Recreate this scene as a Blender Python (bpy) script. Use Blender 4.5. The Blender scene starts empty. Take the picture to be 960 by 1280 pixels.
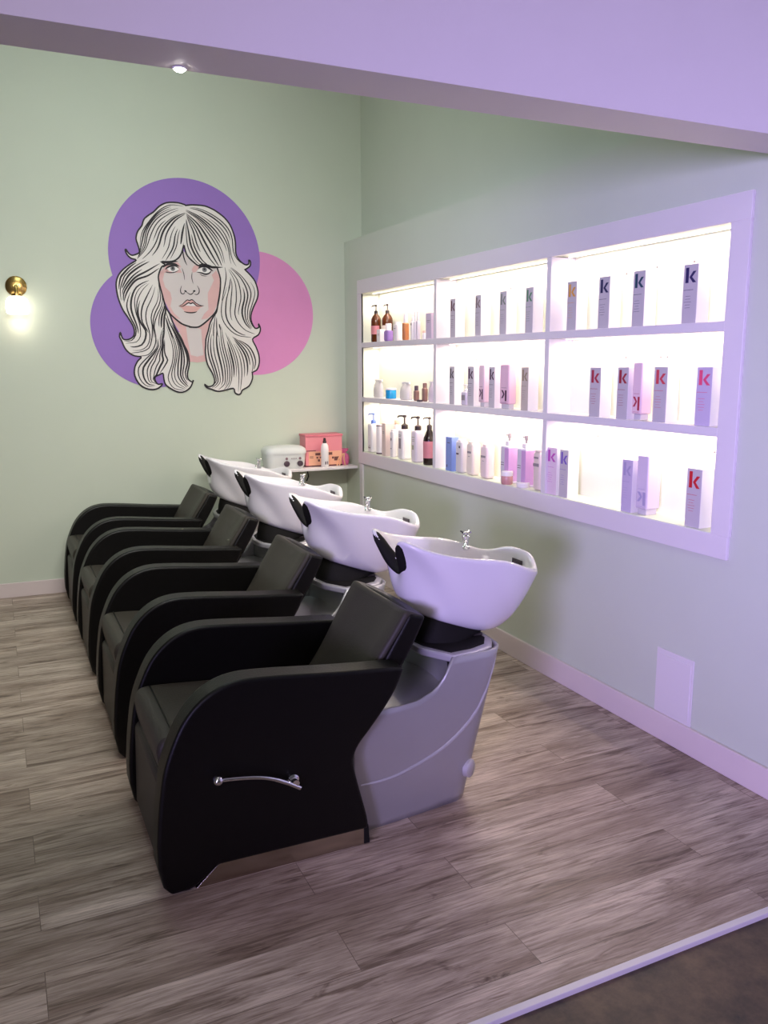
import bpy, bmesh, math, random
from mathutils import Vector, Matrix
from mathutils.geometry import tessellate_polygon
random.seed(7)
COL = bpy.context.scene.collection
PI = math.pi

# ------------------------------------------------------------------ materials
def srgb(r, g, b):
    f = lambda c: (c/255)/12.92 if c/255 <= .04045 else ((c/255+.055)/1.055)**2.4
    return (f(r), f(g), f(b), 1)
def mat(name, col, rough=.5, metal=0, bump=0, bscale=60, spec=.5, emit=None, estr=0, trans=0, var=0, vscale=6, coat=0, sheen=0):
    m = bpy.data.materials.new(name); m.use_nodes = True
    nt = m.node_tree; p = nt.nodes['Principled BSDF']
    p.inputs['Base Color'].default_value = col
    p.inputs['Roughness'].default_value = rough
    p.inputs['Metallic'].default_value = metal
    p.inputs['Specular IOR Level'].default_value = spec
    p.inputs['Transmission Weight'].default_value = trans
    p.inputs['Coat Weight'].default_value = coat
    p.inputs['Sheen Weight'].default_value = sheen
    if emit: p.inputs['Emission Color'].default_value = emit; p.inputs['Emission Strength'].default_value = estr
    if bump or var:
        tc = nt.nodes.new('ShaderNodeTexCoord')
    if bump:
        n = nt.nodes.new('ShaderNodeTexNoise'); n.inputs['Scale'].default_value = bscale; n.inputs['Detail'].default_value = 4
        b = nt.nodes.new('ShaderNodeBump'); b.inputs['Strength'].default_value = bump; b.inputs['Distance'].default_value = .003
        nt.links.new(tc.outputs['Object'], n.inputs['Vector']); nt.links.new(n.outputs['Fac'], b.inputs['Height']); nt.links.new(b.outputs['Normal'], p.inputs['Normal'])
    if var:
        n = nt.nodes.new('ShaderNodeTexNoise'); n.inputs['Scale'].default_value = vscale; n.inputs['Detail'].default_value = 5
        mx = nt.nodes.new('ShaderNodeMix'); mx.data_type = 'RGBA'
        mx.inputs['A'].default_value = tuple(c*(1-var) for c in col[:3])+(1,); mx.inputs['B'].default_value = tuple(min(1, c*(1+var)) for c in col[:3])+(1,)
        nt.links.new(tc.outputs['Object'], n.inputs['Vector']); nt.links.new(n.outputs['Fac'], mx.inputs['Factor']); nt.links.new(mx.outputs['Result'], p.inputs['Base Color'])
    return m

M = {}
M['wall'] = mat('sage_wall_paint', srgb(204, 211, 195), .6, bump=.12, bscale=220, var=.03, vscale=3)
M['beam'] = mat('white_beam_paint', srgb(230, 222, 222), .6, bump=.1, bscale=200, var=.02)
M['trimw'] = mat('white_trim_paint', srgb(226, 219, 222), .4, bump=.04, bscale=120, var=.02)
M['base'] = mat('baseboard_paint', srgb(222, 206, 206), .45, bump=.04, var=.03)
M['niche'] = mat('niche_white_laminate', srgb(226, 229, 212), .4, var=.02)
M['ceil'] = mat('ceiling_paint', srgb(225, 225, 220), .8, bump=.1)
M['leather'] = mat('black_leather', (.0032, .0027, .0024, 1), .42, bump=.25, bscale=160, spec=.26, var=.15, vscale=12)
M['leather2'] = mat('lit_black_leather', (.044, .038, .030, 1), .5, bump=.25, bscale=160, spec=.28, var=.12, vscale=12)  # black leather lightened in colour, standing in for light on upward faces
M['silver'] = mat('silver_plastic', (.46, .45, .46, 1), .36, metal=.45, bump=.02, bscale=400, var=.04)
M['ridge'] = mat('pale_silver_ridge', (.62, .6, .62, 1), .35, metal=.4, var=.03)
M['chrome'] = mat('chrome', (.8, .8, .82, 1), .1, metal=1, var=.02)
M['steel'] = mat('brushed_steel', (.50, .44, .36, 1), .25, metal=1, bump=.03, bscale=300, var=.04)
M['ceramic'] = mat('white_ceramic', srgb(238, 234, 238), .13, spec=.6, coat=.4, var=.01)
M['rubber'] = mat('black_rubber', (.010, .009, .008, 1), .75, spec=.2, bump=.15, bscale=200, var=.1)
M['brass'] = mat('aged_brass', (.55, .36, .12, 1), .28, metal=1, var=.15, vscale=25)
M['glow'] = mat('frosted_lamp_glass', (1, .96, .9, 1), .4, emit=(1, .9, .8, 1), estr=3, var=.01)
M['led'] = mat('led_strip', (1, 1, 1, 1), .4, emit=(1, .9, .8, 1), estr=1.5, var=.01)
M['puck'] = mat('downlight_lens', (1, 1, 1, 1), .4, emit=(1, .93, .9, 1), estr=40, var=.01)
M['purple'] = mat('purple_mural_paint', srgb(150, 112, 196), .6, var=.05, vscale=5)
M['pink'] = mat('pink_mural_paint', srgb(222, 142, 198), .6, var=.05, vscale=5)
M['hair'] = mat('pale_lilac_mural_paint', srgb(232, 225, 222), .6, var=.02)
M['skin'] = mat('pale_grey_mural_paint', srgb(216, 205, 205), .6, var=.02)
M['blush'] = mat('rose_mural_paint', srgb(222, 178, 178), .6, var=.06, vscale=14)
M['lip'] = mat('lip_mural_paint', srgb(222, 172, 168), .6, var=.04)
M['ink'] = mat('black_mural_ink', (.012, .006, .012, 1), .6, var=.1)
M['eyew'] = mat('eye_white_paint', srgb(238, 232, 232), .6, var=.01)
M['iris'] = mat('iris_paint', srgb(120, 118, 122), .6, var=.1, vscale=60)
def col(name, r, g, b, rough=.4, **k):
    if name not in M: M[name] = mat(name, srgb(r, g, b), rough, var=k.pop('var', .03), **k)
    return M[name]

def floor_material():
    m = bpy.data.materials.new('grey_oak_planks'); m.use_nodes = True
    nt = m.node_tree; N = nt.nodes.new; L = nt.links.new; p = nt.nodes['Principled BSDF']
    tc = N('ShaderNodeTexCoord')
    br = N('ShaderNodeTexBrick'); br.offset = .37; br.offset_frequency = 2; br.squash = 1
    br.inputs['Scale'].default_value = 1; br.inputs['Brick Width'].default_value = 1.22; br.inputs['Row Height'].default_value = .18
    br.inputs['Mortar Size'].default_value = .0012; br.inputs['Mortar Smooth'].default_value = .3; br.inputs['Bias'].default_value = 0
    br.inputs['Color1'].default_value = (0, 0, 0, 1); br.inputs['Color2'].default_value = (1, 1, 1, 1); br.inputs['Mortar'].default_value = (.3, .3, .3, 1)
    L(tc.outputs['Object'], br.inputs['Vector'])
    # each plank shifts the grain by its own amount
    add = N('ShaderNodeVectorMath'); add.operation = 'MULTIPLY_ADD'
    add.inputs[1].default_value = (7.3, 3.1, 5.7)
    L(br.outputs['Color'], add.inputs[0]); L(tc.outputs['Object'], add.inputs[2])
    def noise(scale, sc, det=5, rough=.6, dist=0):
        mp = N('ShaderNodeMapping'); mp.inputs['Scale'].default_value = sc
        n = N('ShaderNodeTexNoise'); n.inputs['Scale'].default_value = scale; n.inputs['Detail'].default_value = det; n.inputs['Roughness'].default_value = rough; n.inputs['Distortion'].default_value = dist
        L(add.outputs[0], mp.inputs['Vector']); L(mp.outputs[0], n.inputs['Vector']); return n
    broad = noise(1, (1.5, 8, 1), 4, .55, .5)
    fine = noise(1, (7, 130, 1), 6, .7, .3)
    streak = noise(1, (2.6, 30, 1), 5, .65, 1.0)
    knot = noise(1, (4.5, 13, 1), 4, .65, .6)
    r1 = N('ShaderNodeValToRGB'); e = r1.color_ramp.elements
    e[0].position = .3; e[0].color = srgb(154, 132, 118); e[1].position = .68; e[1].color = srgb(230, 212, 198)
    L(broad.outputs['Fac'], r1.inputs['Fac'])
    def ramp(src, a, b, ca, cb):
        r = N('ShaderNodeValToRGB'); e = r.color_ramp.elements; e[0].position = a; e[0].color = ca; e[1].position = b; e[1].color = cb
        L(src, r.inputs['Fac']); return r
    def mul(a, b, f=1):
        x = N('ShaderNodeMix'); x.data_type = 'RGBA'; x.blend_type = 'MULTIPLY'; x.inputs['Factor'].default_value = f
        L(a, x.inputs['A']); L(b, x.inputs['B']); return x.outputs['Result']
    W = (1, 1, 1, 1)
    c = mul(r1.outputs[0], ramp(fine.outputs['Fac'], .36, .6, (.56, .52, .50, 1), W).outputs[0])
    c = mul(c, ramp(streak.outputs['Fac'], .34, .47, (.46, .40, .37, 1), W).outputs[0])
    c = mul(c, ramp(knot.outputs['Fac'], .26, .36, (.34, .27, .25, 1), W).outputs[0])
    c = mul(c, ramp(br.outputs['Color'], 0, 1, (.74, .71, .69, 1), W).outputs[0])
    c = mul(c, ramp(br.outputs['Fac'], 0, 1, W, (.45, .42, .4, 1)).outputs[0])
    L(c, p.inputs['Base Color'])
    p.inputs['Roughness'].default_value = .42; p.inputs['Specular IOR Level'].default_value = .35
    b = N('ShaderNodeBump'); b.inputs['Strength'].default_value = .12; b.inputs['Distance'].default_value = .002
    L(fine.outputs['Fac'], b.inputs['Height']); L(b.outputs['Normal'], p.inputs['Normal'])
    return m
def concrete_material():
    m = bpy.data.materials.new('stained_brown_concrete'); m.use_nodes = True
    nt = m.node_tree; N = nt.nodes.new; L = nt.links.new; p = nt.nodes['Principled BSDF']
    tc = N('ShaderNodeTexCoord'); n = N('ShaderNodeTexNoise'); n.inputs['Scale'].default_value = 9; n.inputs['Detail'].default_value = 8; n.inputs['Roughness'].default_value = .7
    r = N('ShaderNodeValToRGB'); e = r.color_ramp.elements
    e[0].position = .3; e[0].color = srgb(44, 34, 28); e[1].position = .75; e[1].color = srgb(112, 90, 66)
    L(tc.outputs['Object'], n.inputs['Vector']); L(n.outputs['Fac'], r.inputs['Fac']); L(r.outputs[0], p.inputs['Base Color'])
    p.inputs['Roughness'].default_value = .55
    return m
M['floor'] = floor_material(); M['concrete'] = concrete_material()

# ------------------------------------------------------------------ mesh helpers
def link(name, bm, m, parent=None, smooth=True, angle=40, sub=0, bevel=0, bseg=3):
    bmesh.ops.recalc_face_normals(bm, faces=bm.faces[:])
    me = bpy.data.meshes.new(name); bm.to_mesh(me); bm.free()
    o = bpy.data.objects.new(name, me); COL.objects.link(o)
    if isinstance(m, str): m = M[m]
    me.materials.append(m)
    if parent: o.parent = parent
    if bevel:
        b = o.modifiers.new('bevel', 'BEVEL'); b.width = bevel; b.segments = bseg; b.limit_method = 'ANGLE'; b.angle_limit = math.radians(35)
    if sub:
        s = o.modifiers.new('sub', 'SUBSURF'); s.levels = sub; s.render_levels = sub
    if smooth:
        me.polygons.foreach_set('use_smooth', [True]*len(me.polygons))
        me.set_sharp_from_angle(angle=math.radians(angle))
    return o
def box(bm, x0, x1, y0, y1, z0, z1):
    v = [bm.verts.new(p) for p in ((x0,y0,z0),(x1,y0,z0),(x1,y1,z0),(x0,y1,z0),(x0,y0,z1),(x1,y0,z1),(x1,y1,z1),(x0,y1,z1))]
    for f in ((0,3,2,1),(4,5,6,7),(0,1,5,4),(1,2,6,5),(2,3,7,6),(3,0,4,7)): bm.faces.new([v[i] for i in f])
def bx(*b):
    bm = bmesh.new()
    for q in b: box(bm, *q)
    return bm
def prism(bm, poly, y0, y1, axis='y'):
    """poly in the plane across the axis: axis y -> (x,z), x -> (y,z), z -> (x,y)"""
    P = {'y': lambda a, b, t: (a, t, b), 'x': lambda a, b, t: (t, a, b), 'z': lambda a, b, t: (a, b, t)}[axis]
    A = [bm.verts.new(P(a, b, y0)) for a, b in poly]; B = [bm.verts.new(P(a, b, y1)) for a, b in poly]
    n = len(poly); bm.faces.new(A); bm.faces.new(B[::-1])
    for i in range(n): bm.faces.new((A[i], B[i], B[(i+1) % n], A[(i+1) % n]))
def lathe(bm, prof, c=(0,0,0), n=24, sx=1, sy=1, tilt=None):
    """prof: (r,z) bottom to top"""
    rings = []
    for r, z in prof:
        rg = []
        for i in range(n):
            a = 2*PI*i/n; v = Vector((r*sx*math.cos(a), r*sy*math.sin(a), z))
            if tilt is not None: v = tilt @ v
            rg.append(bm.verts.new(v+Vector(c)))
        rings.append(rg)
    for a, b in zip(rings, rings[1:]):
        for i in range(n): bm.faces.new((a[i], a[(i+1) % n], b[(i+1) % n], b[i]))
    bm.faces.new(rings[0][::-1]); bm.faces.new(rings[-1])
def tube(bm, pts, r, n=10, closed=False):
    pts = [Vector(p) for p in pts]; rad = r if isinstance(r, (list, tuple)) else [r]*len(pts)
    prev = None; rings = []
    for i, p in enumerate(pts):
        t = (pts[min(i+1, len(pts)-1)]-pts[max(i-1, 0)]).normalized()
        if prev is None: u = t.orthogonal().normalized()
        else: u = (prev-t*prev.dot(t)).normalized()
        prev = u; w = t.cross(u)
        rings.append([bm.verts.new(p+(u*math.cos(2*PI*k/n)+w*math.sin(2*PI*k/n))*rad[i]) for k in range(n)])
    for a, b in zip(rings, rings[1:]):
        for i in range(n): bm.faces.new((a[i], a[(i+1) % n], b[(i+1) % n], b[i]))
    bm.faces.new(rings[0][::-1]); bm.faces.new(rings[-1])
def loft(bm, rings, cap0=True, cap1=True, close=True):
    R = [[bm.verts.new(p) for p in rg] for rg in rings]; n = len(R[0])
    for a, b in zip(R, R[1:]):
        for i in range(n if close else n-1): bm.faces.new((a[i], a[(i+1) % n], b[(i+1) % n], b[i]))
    if cap0: bm.faces.new(R[0][::-1])
    if cap1: bm.faces.new(R[-1])
    return R
def spline(pts, n=6):
    """Catmull-Rom through the points"""
    P = [Vector(p) for p in pts]; P = [P[0]*2-P[1]]+P+[P[-1]*2-P[-2]]; out = []
    for i in range(1, len(P)-2):
        for k in range(n):
            t = k/n
            out.append(.5*((2*P[i])+(P[i+1]-P[i-1])*t+(2*P[i-1]-5*P[i]+4*P[i+1]-P[i+2])*t*t+(3*P[i]-P[i-1]-3*P[i+1]+P[i+2])*t**3))
    out.append(P[-2]); return out
def ssp(pts, n=6): return [tuple(v) for v in spline([(a, b, 0) for a, b in pts], n)]
def sstep(x): x = max(0, min(1, x)); return x*x*(3-2*x)

# ------------------------------------------------------------------ object helpers
def tag(o, label, cat, group=None, kind=None):
    o['label'] = label; o['category'] = cat
    if group: o['group'] = group
    if kind: o['kind'] = kind
    return o
def thing(name, label, cat, loc=(0,0,0), rz=0, group=None):
    o = bpy.data.objects.new(name, None); COL.objects.link(o)
    o.empty_display_size = .05; o.location = loc; o.rotation_euler = (0, 0, rz)
    return tag(o, label, cat, group)
def struct(name, bm, m, **k):
    o = link(name, bm, m, smooth=k.pop('smooth', False), **k); o['kind'] = 'structure'; return o
def copy_tree(o, parent=None):
    c = o.copy(); COL.objects.link(c)
    if parent: c.parent = parent
    for ch in list(o.children): copy_tree(ch, c)
    return c
E_LED = 3.5

# ================================================================== the room
XW = 2.49            # face of the built-out right wall
XF = 2.475           # face of the shelf frame and of the baseboard
XB = 2.632           # upper right wall, set back behind the built-out part
OPY0, OPY1, OPZ0, OPZ1 = 2.27, 5.735, .905, 2.135   # hole in the wall for the shelf
def wall_y(x): return 6.158-.05*x
YEND = 1.514
struct('floor', bx((-3.2, 2.7, YEND+.011, 6.5, -.06, 0)), 'floor')
struct('floor_front', bx((-3.2, 2.7, -3.2, YEND-.011, -.08, -.012)), 'concrete')
struct('trim_1', bx((-3.2, 2.49, YEND-.011, YEND+.011, -.06, .003)), 'trimw', bevel=.002)
# back wall, slightly out of square
bm = bmesh.new(); prism(bm, [(-3.2, wall_y(-3.2)), (2.8, wall_y(2.8)), (2.8, 6.6), (-3.2, 6.6)], -.06, 4.3, 'z'); struct('wall_back', bm, 'wall')
# right wall: built-out lower part with the opening for the shelf, set-back upper part
bm = bx((XW, XB, YEND-5, OPY0, -.06, 2.5), (XW, XB, OPY1, 6.05, -.06, 2.5), (XW, XB, OPY0, OPY1, -.06, OPZ0), (XW, XB, OPY0, OPY1, OPZ1, 2.5))
struct('wall_right', bm, 'wall')
struct('wall_right_upper', bx((XB, 2.8, YEND-5, 6.1, -.06, 4.3)), 'wall')
# bulkhead beam overhead and the ceilings on both sides of it
struct('ceiling_beam', bx((-3.2, XW, 1.925, 2.10, 2.28, 4.2)), 'beam')
struct('ceiling', bx((-3.2, 2.8, 2.1, 6.6, 4.2, 4.3)), 'ceil')
struct('ceiling_front', bx((-3.2, 2.8, -3.2, 1.925, 3.3, 3.4)), 'ceil')
# baseboards
bm = bmesh.new(); prism(bm, [(-3.2, wall_y(-3.2)-.014), (XF, wall_y(XF)-.014), (XF, wall_y(XF)), (-3.2, wall_y(-3.2))], 0, .104, 'z')
struct('baseboard_back', bm, 'base', bevel=.004)
struct('baseboard_right', bx((XF, XW, YEND-2.5, 6.02, 0, .118)), 'base', bevel=.004)
# white cover strip running down the wall under the shelf frame
struct('trim_2', bx((XF, XW, 5.69, 5.745, .118, .85)), 'trimw', bevel=.003)

# access panel low on the right wall
t = thing('access_panel', 'pale flush wall access panel low on the wall above the baseboard', 'panel', (XW, 2.463, .118))
link('panel_frame', bx((-.006, 0, -.103, .103, 0, .285)), 'trimw', t, bevel=.002)
link('door', bx((-.009, -.005, -.092, .092, .012, .262)), 'trimw', t, bevel=.0015)

# ================================================================== lit wall shelf
S1, S2, SB = 1.748, 1.353, .947       # tops of the three boards
ST = 2.098                            # underside of the top rail
YL, YR = 5.685, 2.312                 # clear opening
D1, D2 = (4.545, 4.580), (3.392, 3.428)
t = thing('display_shelf', 'white built-in wall shelf with nine lit bays of hair products', 'shelf', (XF, 4.0, .85))
O = Vector((XF, 4.0, .85))
def rel(*b): return bx(*[(q[0]-O.x, q[1]-O.x, q[2]-O.y, q[3]-O.y, q[4]-O.z, q[5]-O.z) for q in b])
T = .014
link('top_rail', rel((XF, XW, 2.222, 5.762, ST, 2.196)), 'trimw', t, bevel=.002)
link('bottom_rail', rel((XF, XW, 2.228, 5.762, .853, SB-.004)), 'trimw', t, bevel=.002)
link('stile', rel((XF, XW, 2.222, YR, SB-.004, ST)), 'trimw', t, bevel=.002)
link('stile', rel((XF, XW, YL, 5.762, SB-.004, ST)), 'trimw', t, bevel=.002)
XI = 2.618
link('back_panel', rel((XI, XI+.01, YR-.012, YL+.012, SB-.02, ST+.02)), 'niche', t)
link('side_panel', rel((XF+.002, XI, YR-.014, YR, SB-.02, ST+.02)), 'niche', t)
link('side_panel', rel((XF+.002, XI, YL, YL+.014, SB-.02, ST+.02)), 'niche', t)
link('top_panel', rel((XW, XI, YR, YL, ST+.004, ST+.018)), 'niche', t)
link('shelf_board', rel((XF+.001, XI, YR, YL, SB-.022, SB)), 'niche', t, bevel=.0015)
for z in (S1, S2):
    link('shelf_board', rel((XF+.001, XI, YR, YL, z-.036, z)), 'trimw', t, bevel=.0015)
for a, b in (D1, D2):
    for z0, z1 in ((SB, S2-.036), (S2, S1-.036), (S1, ST)):
        link('divider', rel((XF+.0015, XI, a, b, z0, z1)), 'trimw', t, bevel=.0015)
BAYS = [(YR, D2[0]), (D2[1], D1[0]), (D1[1], YL)]
for top in (ST, S1-.036, S2-.036):
    for a, b in BAYS:
        link('led_strip', rel((XF+.078, XF+.090, a+.03, b-.03, top-.005, top)), 'led', t)
        l = bpy.data.lights.new('bay_led', 'AREA'); l.shape = 'RECTANGLE'; l.size = .012; l.size_y = b-a-.08
        l.energy = E_LED*(b-a); l.color = (1, .85, .72)
        lo = bpy.data.objects.new('bay_led', l); COL.objects.link(lo)
        lo.location = (XF+.084, (a+b)/2, top-.009); lo.rotation_euler = (0, math.radians(-8), 0)
bm = bmesh.new()
for y, z in ((2.62, 2.0), (2.83, 2.0), (3.02, 1.99), (2.78, 1.62), (2.74, 1.62), (2.42, 1.62), (3.0, 1.62), (2.45, 1.24), (3.17, 1.25), (3.95, 2.0), (4.3, 1.62)):
    lathe(bm, [(.005, 0), (.005, .003)], (XI-O.x-.003, y-O.y, z-O.z), 10, tilt=Matrix.Rotation(PI/2, 3, 'Y'))
link('pin_hole', bm, col('pin_grey', 120, 112, 112), t)['kind'] = 'stuff'

# small white ledge on the back wall and its black bracket
t = thing('wall_ledge', 'narrow white ledge on the mural wall holding a warmer and pink box', 'ledge', (2.1, 5.9, .81))
bm = bmesh.new(); prism(bm, [(-.385, -.135), (.372, -.135), (.372, wall_y(2.472)-5.9-.001), (-.385, wall_y(1.715)-5.9-.001)], 0, .02, 'z')
link('ledge_board', bm, 'trimw', t, bevel=.003)
bm = bmesh.new(); tube(bm, [(.0, -.02, 0), (.03, .03, -.06), (.055, .142, -.11)], .005, 8); link('bracket', bm, 'rubber', t)

# wall sconce
cx = .187; t = thing('wall_sconce', 'brass wall sconce with glowing white glass shade on the mural wall', 'lamp', (cx, wall_y(cx), 2.11), math.atan(-.05))
RX = Matrix.Rotation(PI/2, 3, 'X')
bm = bmesh.new(); lathe(bm, [(.066, 0), (.066, .012), (.058, .02), (.02, .024), (.016, .05)], (0, 0, 0), 40, tilt=RX); link('wall_plate', bm, 'brass', t)
bm = bmesh.new(); tube(bm, [(0, -.04, 0), (0, -.075, -.004), (0, -.088, -.03), (0, -.088, -.062)], .011, 14)
lathe(bm, [(.018, -.075), (.034, -.07), (.034, -.055), (.014, -.05)], (0, -.088, 0), 24); link('arm', bm, 'brass', t)
bm = bmesh.new(); lathe(bm, [(.001, -.185), (.06, -.184), (.068, -.178), (.072, -.15), (.071, -.11), (.062, -.085), (.04, -.07), (.012, -.066)], (0, -.088, 0), 36); link('lamp_shade', bm, 'glow', t)

# small downlight on the rear edge of the beam
t = thing('beam_spotlight', 'small round spotlight under the rear edge of the white beam', 'lamp', (.452, 2.086, 2.28))
bm = bmesh.new(); lathe(bm, [(.012, -.004), (.017, -.003), (.017, 0)], (0, 0, 0), 28); link('housing', bm, 'trimw', t)
bm = bmesh.new(); lathe(bm, [(.002, -.008), (.009, -.0075), (.0125, -.005), (.0125, -.003)], (0, 0, 0), 28); link('lens', bm, 'puck', t)

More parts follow.
